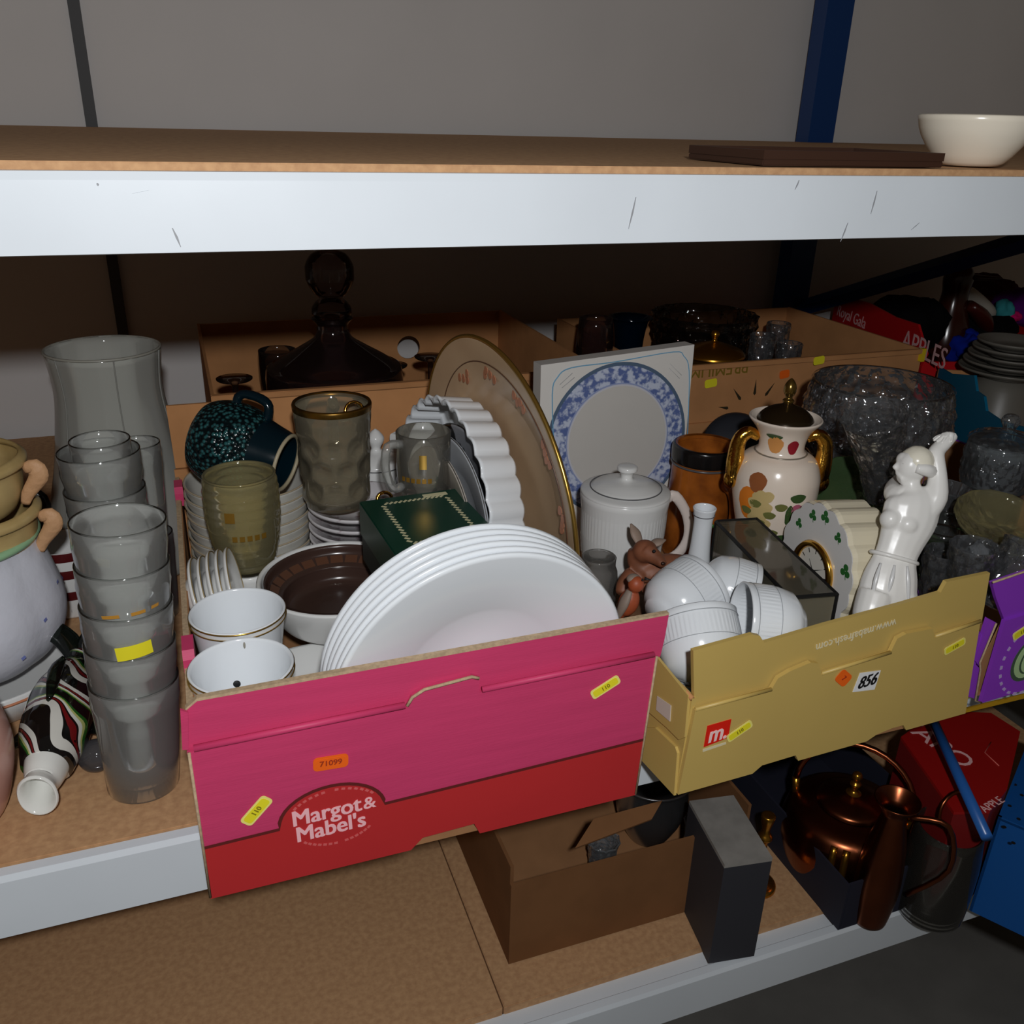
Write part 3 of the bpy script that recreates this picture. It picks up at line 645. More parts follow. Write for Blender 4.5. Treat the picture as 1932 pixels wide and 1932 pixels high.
# planter pots with gold rims
def pot(label, loc, R, h, hole):
    t = thing('plant_pot', label, 'pot', loc, None, 'white pots with gold rims')
    prof = cr([(R*.62, 0), (R*.7, .003), (R*.84, h*.4), (R*.94, h*.8), (R, h)], 4)
    lathe('body', shell(prof, .003), WHITE, t, 56)
    ring('gold_rim', R-.0006, .0012, h-.001, GOLD, t, 56)
    ring('gold_line', R*.985+.0008, .0007, h*.925, GOLD, t, 56)
    if hole:
        blob('drain_hole', (-.006, R*.84-.0018, h*.47), (.0046, .0016, .0046), BLACK, t, seg=14)
        blob('soil_crumb', (.006, R*.74, h*.30), (.004, .003, .0018), mat('dry soil', (150, 112, 66), .9), t, .001, 300, seg=10)
        blob('soil_stain', (.006, R*.972-.0032, h*.93), (.0012, .001, .004), mat('grey stain', (150, 146, 134), .8), t, seg=8)
    return t
p1 = az(455, 1255, .175); p2 = az(448, 1152, .178)
pot('white gold-rimmed plant pot with drain hole, nearest the pink flap', (p1.x, p1.y, .088), .0485, .087, True)
pot('white gold-rimmed plant pot behind the one with the drain hole', (p2.x, p2.y, .088), .0485, .09, False)
# plates on edge against the left wall
for k in range(5):
    n2 = Vector((.985, -.10, .22-.014*k)).normalized(); R = .05
    c = Vector((-.0245+.0092*k, .212+.002*k, .0885+R))
    if k < 2: c.z -= .004
    t = thing('saucer', ('first', 'second', 'third', 'fourth', 'fifth', 'sixth', 'seventh')[k]+' saucer on edge counting from the left carton wall', 'saucer', c, facing(n2), 'saucers standing on edge at the left carton wall')
    lathe('body', plate_prof(R, .010, .0028), WHITE2, t, 48)
    ring('gold_rim', R*.985, .0007, .0128, mat('dull gilt line', (150, 130, 90), .4, .4), t)
# stack of cream bowls with the teal mug lying on top
bc = Vector((.058, .447, .0065))
GR = mat('grey speckled china', (200, 198, 190), .25, var=.15, vscale=30)
for k in range(9):
    t = thing('cereal_bowl', ('lowest', 'second lowest', 'third lowest', 'fourth lowest', 'fifth', 'fourth highest', 'third highest', 'second highest', 'topmost')[k]+' off-white bowl in the stack under the teal mug', 'bowl', (bc.x+.0008*(k % 3), bc.y, bc.z+.0145*k), None, 'off-white bowls in a stack')
    lathe('body', shell(cr([(.03, 0), (.045, .002), (.064, .02), (.078, .045), (.084, .066)], 4), .0032), GR, t, 56)
    ring('rim_line', .0835, .0012, .0668, mat('tan rim line', (176, 160, 134), .35), t)
TEAL = mat('dark teal glaze', (6, 26, 34), .14)
def basket():
    m, nt, N, L, P = nodes('woven teal relief glaze')
    tc = N.new('ShaderNodeTexCoord'); mp = N.new('ShaderNodeMapping'); mp.inputs['Rotation'].default_value = (.3, .5, .78); L.new(tc.outputs['Object'], mp.inputs[0])
    vo = N.new('ShaderNodeTexVoronoi'); vo.inputs['Scale'].default_value = 190; L.new(mp.outputs[0], vo.inputs['Vector'])
    rp = N.new('ShaderNodeValToRGB'); rp.color_ramp.elements[0].color = (*lin((46, 96, 98)), 1); rp.color_ramp.elements[1].color = (*lin((3, 18, 22)), 1); rp.color_ramp.elements[0].position = .2; rp.color_ramp.elements[1].position = .55
    L.new(vo.outputs['Distance'], rp.inputs[0]); L.new(rp.outputs[0], P.inputs['Base Color'])
    bp = N.new('ShaderNodeBump'); bp.inputs['Strength'].default_value = .8; bp.inputs['Distance'].default_value = .003; bp.invert = True; L.new(vo.outputs['Distance'], bp.inputs['Height']); L.new(bp.outputs[0], P.inputs['Normal'])
    P.inputs['Roughness'].default_value = .2; return m
mo = Vector((.775, -.50, -.20)).normalized()      # from mug base towards its mouth
mc_ = at(452, 845, 1.17)
t = thing('teal_mug', 'dark teal woven-relief mug lying on its side on the bowl stack', 'mug', mc_-mo*.055, facing(mo, 2.35))
prof = cr([(.03, 0), (.046, .004), (.056, .025), (.058, .05), (.054, .074), (.048, .085)], 4)
lathe('body', [(0, 0)]+prof, basket(), t, 56)
lathe('smooth_neck', cr([(.048, .085), (.0445, .098), (.041, .112), (.0385, .121)], 4)+cr([(.0385, .121), (.0355, .12), (.040, .1), (.048, .075), (.05, .04), (.03, .006)], 3)+[(0, .005)], TEAL, t, 56)
ring('foot_rim', .037, .0028, .121, mat('bare tan rim', (170, 158, 130), .45), t)
tube('handle', [(.052, 0, .04), (.064, 0, .039), (.071, 0, .048), (.071, 0, .07), (.064, 0, .082), (.046, 0, .084)], .0075, TEAL, t, 10, .8, sub=3)
# honey glass tumbler
tb = at(466, 1080, 1.095)
t = thing('honey_tumbler', 'honey coloured ribbed glass tumbler with faded gold lettering', 'glass', (tb.x+.004, tb.y+.034, .128))
def rib(r, z, a): return (r*(1+.012*sin(z*560)), z)
TUM = shell(cr([(.027, 0), (.032, .004), (.041, .037), (.0455, .074), (.045, .104), (.0425, .122)], 8), .003)
lathe('body', TUM, AMBERG, t, 48, rib)
ring('rim', .0413, .0018, .1225, AMBERG, t)
for k in range(5): wrap('gold_lettering', t, .0445, .0447, .056, radians(-108)+.19*k, .006, .007, mat('worn gold print', (150, 112, 40), .4, .5), 0, .0014)
wrap('gold_crest', t, .046, .0458, .084, radians(-112), .012, .013, mat('worn gold print', (150, 112, 40), .4, .5), 0, .0014)
# support under it: small upturned bowl
t = thing('ramekin', 'white ramekin under the honey glass tumbler', 'ramekin', (tb.x+.004, tb.y+.034, .074))
lathe('body', shell([(.034, 0), (.036, .003), (.038, .046), (.039, .052)], .003), WHITE2, t, 36)
# floral plates under the dimpled tankard
FLOR = mat('grey floral print', (212, 208, 210), .25, col2=(140, 112, 122), vscale=75, thr=(.30, .42))
for k in range(10):
    t = thing('floral_plate', ('lowest', 'second lowest', 'third lowest', 'fourth lowest', 'fifth lowest', 'fifth highest', 'fourth highest', 'third highest', 'second highest', 'topmost')[k]+' floral plate in the pile under the dimpled tankard', 'plate', (.199, .372, .0065+.0158*k), None, 'floral plates under the dimpled tankard')
    lathe('body', plate_prof(.070, .017), FLOR, t, 56)
dm = Vector((.168, .364, .171))
t = thing('dimpled_tankard', 'dimpled glass beer tankard with a gilded rim', 'tankard', dm)
def dimp(r, z, a):
    f_ = 1.0
    if .018 < z < .105 and r > .02:
        row = (z-.018)/.029; off = .5 if int(row) % 2 else 0; u = (a*9/(2*pi)+off) % 1-.5; v = (row % 1)-.5
        f_ -= .1*max(0, 1-(u*u+v*v)*4.2)
    return (r*f_, z)
DIMG = glass('dimpled glass', (.82, .8, .74), .16, (190, 180, 156), rough=.06)
lathe('body', shell([(.034, 0), (.04, .003), (.043, .012)]+[(.0445+.004*i/24, .014+.1*i/24) for i in range(25)]+[(.0495, .122), (.05, .14)], .004), DIMG, t, 90, dimp)
lathe('gilded_rim', [(.0504, .134), (.0508, .14), (.0498, .1425), (.0465, .142), (.046, .137)], mat('worn gilding', (150, 108, 40), .3, .9, col2=(90, 70, 34), vscale=50), t, 56)
tube('handle', [(.01, .046, .12), (.012, .075, .118), (.013, .084, .075), (.011, .066, .035), (.01, .042, .03)], .0075, DIMG, t, 10, sub=3)
pe = thing('keyring', 'gold and crystal keyring inside the dimpled tankard', 'keyring', dm+Vector((.026, -.014, .125)))
tube('loop', [(.012*cos(a), .004*sin(a), .006+.012*sin(a)) for a in [2*pi*i/16 for i in range(17)]], .0022, GOLDB, pe, 6)
blob('charm', (-.014, -.004, .002), (.010, .007, .006), mat('pale crystal charm', (214, 210, 190), .1), pe, .0015, 160)
pe = thing('brass_ring', 'small brass ring and chain beside the dimpled tankard', 'ring', (.222, .316, .180))
tube('loop', [(.0095*cos(a), .003*sin(a), .011+.008*sin(a)) for a in [2*pi*i/16 for i in range(17)]], .0026, GOLDB, pe, 6)
for i in range(4): blob('chain_link', (-.008-.005*i, -.003*i, .003-.0006*i), (.003, .0026, .0022), mat('dull steel', (90, 88, 84), .35, .8), pe, seg=8)
# white teapot with lid, white bowls behind it
tq = Vector((.246, .480, .0065))
t = thing('white_teapot', 'white teapot with a pointed lid knob behind the dimpled tankard', 'teapot', tq)
lathe('body', shell(cr([(.024, 0), (.03, .003), (.042, .05), (.042, .11), (.038, .155), (.036, .17)], 4), .003), WHITE2, t, 48)
lathe('lid', cr([(.038, .17), (.036, .178), (.024, .187), (.01, .192), (.007, .197), (.0115, .206), (.0125, .213), (.006, .222), (0, .226)], 4), WHITE2, t, 36)
ring('lid_line', .0375, .0009, .1715, mat('grey line', (90, 90, 92), .4), t)
tube('handle', [(-.036, -.036, .12), (-.066, -.05, .135), (-.074, -.056, .10), (-.058, -.05, .06), (-.04, -.04, .05)], .0065, WHITE2, t, 10, sub=3)
t = thing('white_jug', 'white square-shouldered jug with a hooped handle near the tan platter', 'jug', (.31, .522, .0065))
lathe('body', shell(cr([(.028, 0), (.032, .004), (.034, .11), (.034, .185), (.033, .2)], 3), .003), WHITE2, t, 4, None, False)
tube('handle', [(-.002, -.012, .15), (0, -.03, .205), (.008, -.03, .24), (.02, -.026, .24), (.03, -.018, .2), (.03, -.012, .15)], [.008, .0085, .009, .009, .0085, .008], WHITE2, t, 10, 1.5, sub=4)
# clear glass mug with gold crest
gm = at(787, 925, 1.115)-Vector((0, 0, .001))
t = thing('crest_mug', 'clear glass mug with a worn gold crest and lettering', 'mug', gm+Vector((.008, -.004, .001)))
lathe('body', shell([(.030, 0), (.0325, .004), (.033, .045), (.0335, .078)], .003), glass('crest mug glass', (.9, .89, .86), .1, (190, 186, 176)), t, 48)
wrap('gold_crest', t, .0335, .0335, .05, radians(-106), .009, .018, GOLD, 0, .0008)
for k in range(6): wrap('gold_lettering', t, .0335, .0335, .026, radians(-150)+.2*k, .005, .006, mat('worn gold print', (150, 112, 40), .4, .5), 0, .0008)
tube('handle', [(-.030, -.011, .068), (-.048, -.018, .069), (-.052, -.02, .042), (-.043, -.016, .015), (-.030, -.011, .014)], .0055, glass('handle glass', (.8, .8, .78), .25, (200, 200, 196)), t, 8, sub=3)
# brown glazed bowl with a white outside
bw = az(640, 1088, .14)
t = thing('brown_bowl', 'brown glazed dish with a broad white rim beside the green box', 'bowl', (bw.x, bw.y, .086))
BRG = mat('dark brown glaze', (66, 48, 42), .22, var=.15, vscale=12)
lathe('body', shell(cr([(.06, 0), (.072, .003), (.085, .025), (.094, .044), (.097, .054)], 4), .005), WHITE2, t, 72)
lathe('brown_lining', cr([(.0885, .0545), (.086, .052), (.083, .042), (.068, .034), (.0665, .029), (.06, .014), (.02, .0115), (0, .011)], 4), BRG, t, 72)
def brickrim():
    for k in range(26):
        a = 2*pi*k/26; wrap('rim_block', t, .0735, .083, .0395, a, .0155, .006, mat('rust brown block glaze', (92, 60, 44), .3), 0, -.001)
brickrim()
blob('dark_patch', (-.012, -.038, .0125), (.014, .010, .003), mat('black glaze spot', (20, 16, 14), .3), t)
# green gift box with dotted gold border
G = [az(680, 946, .235), az(856, 922, .235), az(934, 1000, .235), az(747, 1040, .235)]
gx = (G[1]-G[0]).normalized(); gw = .118; gyv = Vector((-gx.y, gx.x, 0)); g0 = G[0]-Vector((.0, .0, 0))
gbx = thing('green_gift_box', 'dark green gift box with a cream rope border on its lid', 'box', (g0.x, g0.y, .158), (0, 0, math.atan2(gx.y, gx.x)))
GRN = mat('bottle green paper', (12, 58, 44), .35, var=.1, vscale=12)
gl_en = .148
boxm('body', (0, -gl_en, 0), (gw, 0, .05), mat('black green card', (16, 34, 30), .5), gbx, .001)
boxm('lid', (-.0015, -gl_en-.0015, .034), (gw+.0015, .0015, .0765), GRN, gbx, .0012)
CRM = mat('cream foil dots', (206, 200, 160), .4)
def rope(x0, y0, x1, y1, n):
    for k in range(n):
        s = (k+.5)/n; x, y = x0+(x1-x0)*s, y0+(y1-y0)*s; a = math.atan2(y1-y0, x1-x0)+.8
        u = Vector((cos(a), sin(a), 0))*.0032; v = Vector((-sin(a), cos(a), 0))*.0013; c = Vector((x, y, .0769))
        prism('rope_mark', [c-u-v, c+u-v, c+u+v, c-u+v], (0, 0, 1), .0004, CRM, gbx)
rope(.024, -.016, gw-.02, -.016, 13); rope(.024, -gl_en+.02, gw-.02, -gl_en+.02, 13); rope(.022, -.02, .022, -gl_en+.022, 14); rope(gw-.018, -.02, gw-.018, -gl_en+.022, 14)
prism('gold_badge', [Vector(p) for p in ((.074, -.005, .0769), (.104, -.005, .0769), (.104, -.013, .0769), (.074, -.013, .0769))], (0, 0, 1), .0004, CRM, gbx)
# tan platter on edge, fluted dish and dinner plates leaning with it
nP = Vector((cos(radians(188))*cos(radians(-5)), sin(radians(188))*cos(radians(-5)), sin(radians(-5))))
TANP = mat('tan glazed platter', (202, 172, 138), .28, col2=(186, 154, 122), vscale=8)
t = thing('tan_platter', 'large tan platter with a gold rim standing on edge', 'platter', Vector((.352, .236, .212))-nP*.02, facing(nP))
def roses(o):
    for k in range(13):
        a = 2*pi*k/13+.2
        for j in range(4):
            r = .153+.012*((j*7+k*3) % 5)/5; aa = a+.05*(j-1.5)
            p = Vector((r*cos(aa), r*sin(aa), 0)); z = .0105+(r-.13)/.07*.0165
            pts = [p+Vector((.006*cos(b)*(1+.3*sin(3*b)), .0045*sin(b), 0)) for b in [2*pi*i/8 for i in range(8)]]
            prism('rose_print', [Vector((q.x, q.y, z+.0014)) for q in pts], (0, 0, 1), .0006, mat('faded rose print', (176, 116, 86), .4), o)
lathe('body', [(0, .002), (.11, .002), (.112, 0), (.12, 0), (.123, .003), (.2, .024), (.205, .027), (.204, .0295), (.2, .0295), (.134, .0095), (.128, .007), (0, .006)], TANP, t, 120)
ring('gold_rim', .2035, .0028, .028, GOLD, t, 96)
ring('brown_line', .172, .0007, .0215, mat('brown line', (90, 60, 44), .4), t, 96)
roses(t)
# white fluted flan dish
nF = Vector((-.985, -.12, .06)).normalized()
t = thing('flan_dish', 'white fluted flan dish standing on edge inside the tan platter', 'dish', Vector((.336, .288, .166)), facing(nF))
def flute(r, z, a): return (r*(1+(.04*abs(sin(17*a))-.02 if r > .125 else 0)), z)
lathe('body', [(0, 0), (.12, 0), (.15, .002), (.1535, .006), (.157, .047), (.159, .051), (.157, .052), (.153, .05), (.149, .008), (.12, .005), (0, .005)], WHITE, t, 204, flute)
# dark patterned plates and grey rimmed plates in front of it
nG = Vector((-.986, -.145, .05)).normalized()
for k, (off, R, zc, m_, lab, ln) in enumerate(((.0, .128, .135, mat('charcoal banded plate', (150, 152, 158), .2, col2=(24, 24, 26), vscale=28, thr=(.46, .5)), 'black and white patterned plate next to the fluted dish', None), (.014, .122, .129, mat('slate rim plate', (186, 190, 196), .2), 'pale plate with slate rim standing behind the grey-rimmed plate', None), (.03, .115, .121, mat('stone grey plate', (190, 182, 172), .25, var=.12, vscale=26), 'grey-rimmed plate with white centre behind the green box', 1))):
    c = Vector((.323, .268, zc+.035))-Vector((off, .004, 0))
    t = thing('dinner_plate', lab, 'plate', c, facing(nG))
    lathe('body', plate_prof(R, .016, .0035), m_, t, 72)
    ring('rim_line', R*.99, .001, .018, mat('dark rim line', (70, 66, 62), .4), t)
    if ln:
        lathe('white_centre', [(0, .0082), (R*.58, .0082), (R*.6, .0078), (R*.6, .006), (0, .006)], WHITE, t, 56)
        ring('centre_line', R*.605, .0008, .0088, mat('dark rim line', (70, 66, 62), .4), t)

# ================================================================ inside the gold carton
# ---- boxed plate standing at the back
bx0, bx1 = ay(1022, 690, .455), ay(1312, 651, .455)
pbx = thing('boxed_plate', 'white gift box printed with a blue and white plate', 'box', (bx0.x, .458, .006)); pbx['wf'] = 1
zt = .5*(bx0.z+bx1.z); pw = bx1.x-bx0.x
BOXW = mat('white box card', (226, 222, 216), .5)
pv = [Vector((bx0.x, .442, .006)), Vector((bx1.x-.004, .442, .006)), Vector((bx1.x, .458, bx1.z)), Vector((bx0.x, .458, bx0.z))]
pn = (pv[1]-pv[0]).cross(pv[3]-pv[0]).normalized(); pn = pn if pn.y < 0 else -pn
prism('body', pv, pn, .03, BOXW, pbx, True)
px_ = (pv[2]-pv[3]).normalized(); pz_ = pn.cross(px_) if pn.cross(px_).z > 0 else -pn.cross(px_)
def pbp(px, py, off=.0004):
    d = ray(px, py); p0 = pv[0]+pn*off; return CAM+d*((p0-CAM).dot(pn)/d.dot(pn))
pc_ = pbp(1165, 830); prR = (pbp(1297, 830)-pbp(1040, 835)).length/2
def bluemat():
    m, nt, N, L, P = nodes('blue floral transfer print')
    tc = N.new('ShaderNodeTexCoord'); nz = N.new('ShaderNodeTexNoise'); nz.inputs['Scale'].default_value = 110; nz.inputs['Detail'].default_value = 3; L.new(tc.outputs['Object'], nz.inputs[0])
    rp = N.new('ShaderNodeValToRGB'); rp.color_ramp.elements[0].color = (*lin((92, 110, 164)), 1); rp.color_ramp.elements[1].color = (*lin((198, 206, 226)), 1); rp.color_ramp.elements[0].position = .42; rp.color_ramp.elements[1].position = .58
    L.new(nz.outputs['Fac'], rp.inputs[0]); L.new(rp.outputs[0], P.inputs['Base Color']); P.inputs['Roughness'].default_value = .45; return m
def pdisc(name, R, off, m, n=64):
    return prism(name, [pc_+pn*off+px_*(R*cos(a))+pz_*(R*1.03*sin(a)) for a in [2*pi*i/n for i in range(n)]], pn, .0003, m, pbx, True)
pdisc('printed_plate', prR, .0004, mat('slate blue edge print', (84, 104, 128), .5)); pdisc('printed_plate', prR*.955, .0007, bluemat()); pdisc('printed_plate', prR*.74, .001, mat('pale blue line print', (150, 162, 200), .5)); pdisc('printed_plate', prR*.722, .0013, mat('plate white print', (206, 206, 214), .45))
pdisc('printed_plate', prR*.70, .0016, mat('plate centre print', (206, 202, 196), .4, var=.04, vscale=10))
LBL = mat('light blue line', (110, 170, 206), .5); GRY = mat('grey fine print', (170, 170, 172), .6)
fr_ = [pbp(x, y, .0006) for x, y in ((1046, 860), (1042, 745), (1052, 712), (1078, 694), (1160, 683), (1270, 664), (1290, 672), (1300, 700), (1298, 800), (1292, 900))]
tube('blue_frame_line', fr_, .0009, LBL, pbx, 5, world=True, sub=4)
for a, b in (((1056, 726), (1080, 704)), ((1060, 732), (1084, 712)), ((1264, 686), (1286, 708)), ((1262, 694), (1282, 714))):
    tube('fine_print', [pbp(*a, .0005), pbp(*b, .0005)], .0005, GRY, pbx, 4, world=True)
# ---- white lidded canister
cb = at(1180, 928, 1.27)
t = thing('canister', 'white ribbed canister with a knobbed lid and loop handle', 'canister', (cb.x, cb.y, .006))
hh = cb.z-.006
def ribs(r, z, a): return (r*(1+.008*sin(64*a) if hh-.07 < z < hh-.03 and r > .058 else r) if False else r*(1+(.007*sin(64*a) if hh-.062 < z < hh-.024 and r > .055 else 0)), z)
lathe('body', shell([(.045, 0), (.052, .004), (.058, hh*.45), (.0605, hh-.063), (.0605, hh-.061), (.0612, hh-.045), (.0615, hh-.025), (.0615, hh-.023), (.0635, hh-.008), (.064, hh)], .004), WHITE2, t, 192, ribs)
ring('lid_joint_line', .0505, .0009, hh+.0085, mat('grey line', (90, 90, 92), .4), t)
lathe('lid', cr([(.064, hh+.0005), (.0625, hh+.004), (.05, hh+.008), (.045, hh+.011), (.03, hh+.017), (.011, hh+.020), (.0085, hh+.025), (.010, hh+.03), (.0145, hh+.034), (.0135, hh+.039), (.007, hh+.041), (0, hh+.0415)], 4), WHITE2, t, 56)
kd = Vector((.96, -.28, 0)).normalized()
HAND = mat('pinkish white glaze', (222, 208, 200), .25)
tube('handle', [kd*.060+Vector((0, 0, hh-.012)), kd*.072+Vector((0, 0, hh-.006)), kd*.092+Vector((0, 0, hh-.035)), kd*.098+Vector((0, 0, hh-.07)), kd*.086+Vector((0, 0, hh-.098)), kd*.058+Vector((0, 0, hh-.115))], [.0048, .005, .0046, .0046, .005, .0048], HAND, t, 10, 1.6, sub=4)
# ---- brown tankard
tk = at(1332, 838, 1.40)
t = thing('brown_tankard', 'brown glazed tankard with a black banded rim', 'tankard', (tk.x, tk.y, .006))
hk = tk.z-.006
TKM = mat('treacle brown glaze', (176, 98, 34), .22, col2=(120, 62, 22), vscale=22)
lathe('body', shell(cr([(.048, 0), (.053, .006), (.052, hk*.4), (.0495, hk*.75), (.0485, hk-.004), (.0485, hk)], 4), .005), TKM, t, 56)
lathe('black_band', cr([(.0495, hk-.026), (.0515, hk-.024), (.052, hk-.012), (.0515, hk-.002), (.049, hk+.001), (.0455, hk+.0015), (.0435, hk-.006)], 3), mat('black rim glaze', (22, 20, 20), .2), t, 56)
ring('steel_line', .0505, .0018, hk-.029, mat('grey rim line', (90, 88, 90), .3), t)
kd = Vector((.25, -.97, 0)).normalized()
tube('handle', [kd*.046+Vector((0, 0, hk-.05)), kd*.07+Vector((0, 0, hk-.056)), kd*.078+Vector((0, 0, hk-.09)), kd*.072+Vector((0, 0, hk-.14)), kd*.048+Vector((0, 0, hk-.17))], [.011, .013, .011, .0105, .010], TKM, t, 12, sub=4)
blob('thumb_rest', kd*.073+Vector((0, 0, hk-.05)), (.013, .012, .012), TKM, t)
# ---- bud vase
bv = at(1330, 958, 1.20)
t = thing('bud_vase', 'slim white bud vase with a flared neck', 'vase', (bv.x, bv.y, .006))
hv = bv.z-.006
lathe('body', shell(cr([(.02, 0), (.024, .004), (.027, .03), (.024, .05), (.0155, hv-.08), (.0125, hv-.03), (.0135, hv-.012), (.0157, hv)], 4), .002), WHITE, t, 40)
ring('neck_line', .0144, .0006, hv-.010, mat('grey line', (90, 90, 92), .4), t)
blob('green_leaf', (.0115, -.006, hv-.026), (.002, .002, .003), mat('leaf green print', (50, 96, 40), .4), t, seg=8)
# ---- small glass jar
gj = at(1133, 1050, 1.20)
t = thing('glass_jar', 'small clear glass jar between the white plates and canister', 'jar', (gj.x-.002, gj.y, .006))
hj = gj.z-.006
lathe('body', shell(cr([(.022, 0), (.026, .003), (.027, hj-.03), (.023, hj-.012), (.0235, hj)], 3), .0025), glass('grey jar glass', (.8, .8, .8), .2, (170, 166, 160)), t, 36)
# ---- fawn lying down, robin perched
FAWN = mat('fawn brown bisque', (140, 86, 60), .55, col2=(116, 70, 48), vscale=40)
def skin(name, pts, edges, radii, m, parent, sub=2, root=0):
    me = bpy.data.meshes.new(name); me.from_pydata([tuple(p) for p in pts], edges, []); me.update()
    o = bpy.data.objects.new(name, me); COL.objects.link(o)
    sm = o.modifiers.new('skin', 'SKIN'); sm.use_smooth_shade = True; sm.branch_smoothing = .6
    for i, r in enumerate(radii):
        rr = r if isinstance(r, tuple) else (r, r); me.skin_vertices[0].data[i].radius = rr; me.skin_vertices[0].data[i].use_root = (i == root)
    ss = o.modifiers.new('sub', 'SUBSURF'); ss.levels = sub; ss.render_levels = sub
    dg = bpy.context.evaluated_depsgraph_get(); nm = bpy.data.meshes.new_from_object(o.evaluated_get(dg)); nm.name = name
    bpy.data.objects.remove(o); nm.materials.clear(); nm.materials.append(m); nm.polygons.foreach_set('use_smooth', [True]*len(nm.polygons))
    o = bpy.data.objects.new(name, nm); COL.objects.link(o); o.parent = parent; return o
fb = at(1236, 1085, 1.165); fz0 = .08
t = thing('fawn_figurine', 'brown fawn figurine lying down with its head turned', 'figurine', (fb.x, fb.y, fz0)); t['wf'] = 1
def FW(px, py, t_): return at(px, py, t_+.065)-t.location
organic('body', [limb([FW(1322, 1082, 1.12), FW(1296, 1078, 1.115), FW(1262, 1076, 1.105), FW(1230, 1080, 1.095), FW(1208, 1086, 1.09)], [.012, .020, .0225, .021, .015]),
  limb([FW(1216, 1078, 1.095), FW(1202, 1056, 1.09), FW(1204, 1040, 1.085)], [.017, .0135, .013]), ell(FW(1217, 1040, 1.078), (.0165, .0165, .015)),
  limb([FW(1222, 1042, 1.07), FW(1240, 1054, 1.06), FW(1252, 1066, 1.05)], [.0125, .0088, .0052]),
  limb([FW(1196, 1086, 1.085), FW(1180, 1104, 1.08), FW(1172, 1122, 1.075)], [.014, .012, .008]), limb([FW(1262, 1090, 1.08), FW(1236, 1104, 1.065), FW(1212, 1110, 1.055)], [.011, .009, .006]),
  limb([FW(1300, 1092, 1.09), FW(1268, 1106, 1.07), FW(1246, 1112, 1.06)], [.012, .009, .006])], .0022, 3, FAWN, t)
for (a, b) in (((1208, 1028), (1190, 988)), ((1226, 1030), (1256, 1018))):
    A_, B_ = FW(*a, 1.085), FW(*b, 1.09); tube('ear', [A_, A_*.5+B_*.5+Vector((0, 0, .001)), B_], [.005, .0085, .0015], mat('ear grey', (150, 130, 116), .6), t, 10, .45, sub=4)
blob('eye', FW(1234, 1040, 1.048), (.0022,)*3, BLACK, t, seg=8); blob('nose', FW(1251, 1063, 1.045), (.003, .0025, .0022), mat('dark nose', (50, 28, 20), .4), t, seg=8)
rb = at(1188, 1105, 1.07)
t = thing('robin_figurine', 'small red-breasted robin figurine in front of the fawn', 'figurine', rb-Vector((0, 0, .03)))
ROB = mat('robin red breast', (168, 80, 46), .5, var=.15, vscale=60); RBK = mat('robin grey back', (140, 124, 112), .6)
organic('body', [ell((.0, -.001, .008), (.0125, .0125, .019), facing(Vector((.25, -.1, 1)))), ell((.006, -.004, .033), (.0098, .0098, .0105)), limb([(-.004, .002, -.004), (-.014, .008, -.018), (-.02, .011, -.03)], [.008, .005, .003])], .0012, 3, ROB, t)
tube('wing', [(-.004, -.008, .028), (-.011, -.009, .012), (-.016, -.004, -.012)], [.0045, .0075, .003], RBK, t, 10, .6, sub=4)
blob('crown', (.0045, .0005, .0385), (.0085, .0075, .0058), RBK, t); blob('eye', (.009, -.0135, .043), (.0014,)*3, BLACK, t, seg=8)
tube('beak', [(.014, -.009, .042), (.021, -.013, .041)], [.0022, .0004], BLACK, t, 6)
# ---- carved perch block under the animals
t = thing('wooden_stump', 'rough brown stump base under the fawn figurine', 'base', (fb.x-.008, fb.y+.004, .006))
disp(lathe('body', cr([(.042, 0), (.045, .025), (.04, .045), (.034, .058), (0, .062)], 4), mat('bark brown', (110, 74, 48), .8, var=.3, vscale=50), t, 32), .004, 40)
# ---- white ribbed cups on saucers
sx0 = Vector((.524, .012, .0065))
for k in range(7):
    t = thing('saucer', ('lowest', 'second lowest', 'third lowest', 'middle', 'third highest', 'second highest', 'topmost')[k]+' white saucer in the pile under the cups', 'saucer', (sx0.x, sx0.y, sx0.z+.0098*k), None, 'white saucers under the cups')
    lathe('body', plate_prof(.072, .0135, .003), WHITE, t, 56); ring('grey_rim_line', .0715, .0006, .0165, mat('grey line', (90, 90, 92), .4), t)
def cup(label, px, py, tt, axis, spin, R=.047, h=.072):
    a = Vector(axis).normalized(); c = at(px, py, tt); spin = spin_down(a)
    t = thing('tea_cup', label, 'cup', c-a*h*.5, facing(a, spin), 'white ribbed tea cups')
    def rb_(r, z, b): return (r*(1+(.012*sin(56*b) if h*.56 < z < h*.86 and r > R*.8 else 0)), z)
    lathe('body', shell([(R*.5, 0), (R*.54, .003), (R*.7, .007), (R*.88, h*.22), (R*.97, h*.45), (R*.985, h*.555), (R*.985, h*.565), (R*.99, h*.7), (R*.99, h*.85), (R*.99, h*.865), (R*1.0, h*.93), (R*1.01, h)], .0026), WHITE, t, 168, rb_)
    ring('rim_line', R*1.0, .0005, h*.9, mat('pale grey line', (160, 164, 168), .4), t); ring('band_line', R*.985, .0004, h*.53, mat('pale grey line', (160, 164, 168), .4), t)
    tube('handle', [(R*.95, 0, h*.84), (R*1.4, 0, h*.86), (R*1.58, 0, h*.6), (R*1.4, 0, h*.3), (R*.86, 0, h*.24)], .0042, WHITE, t, 8, 1.3, sub=3)
    return t
cup('ribbed tea cup lying mouth-back, nearest the gold flap', 1322, 1222, .985, (.12, .62, .52), 4.4)
cup('ribbed tea cup lying on its side with its base to the robin', 1284, 1138, 1.075, (.92, .25, .25), 1.2)
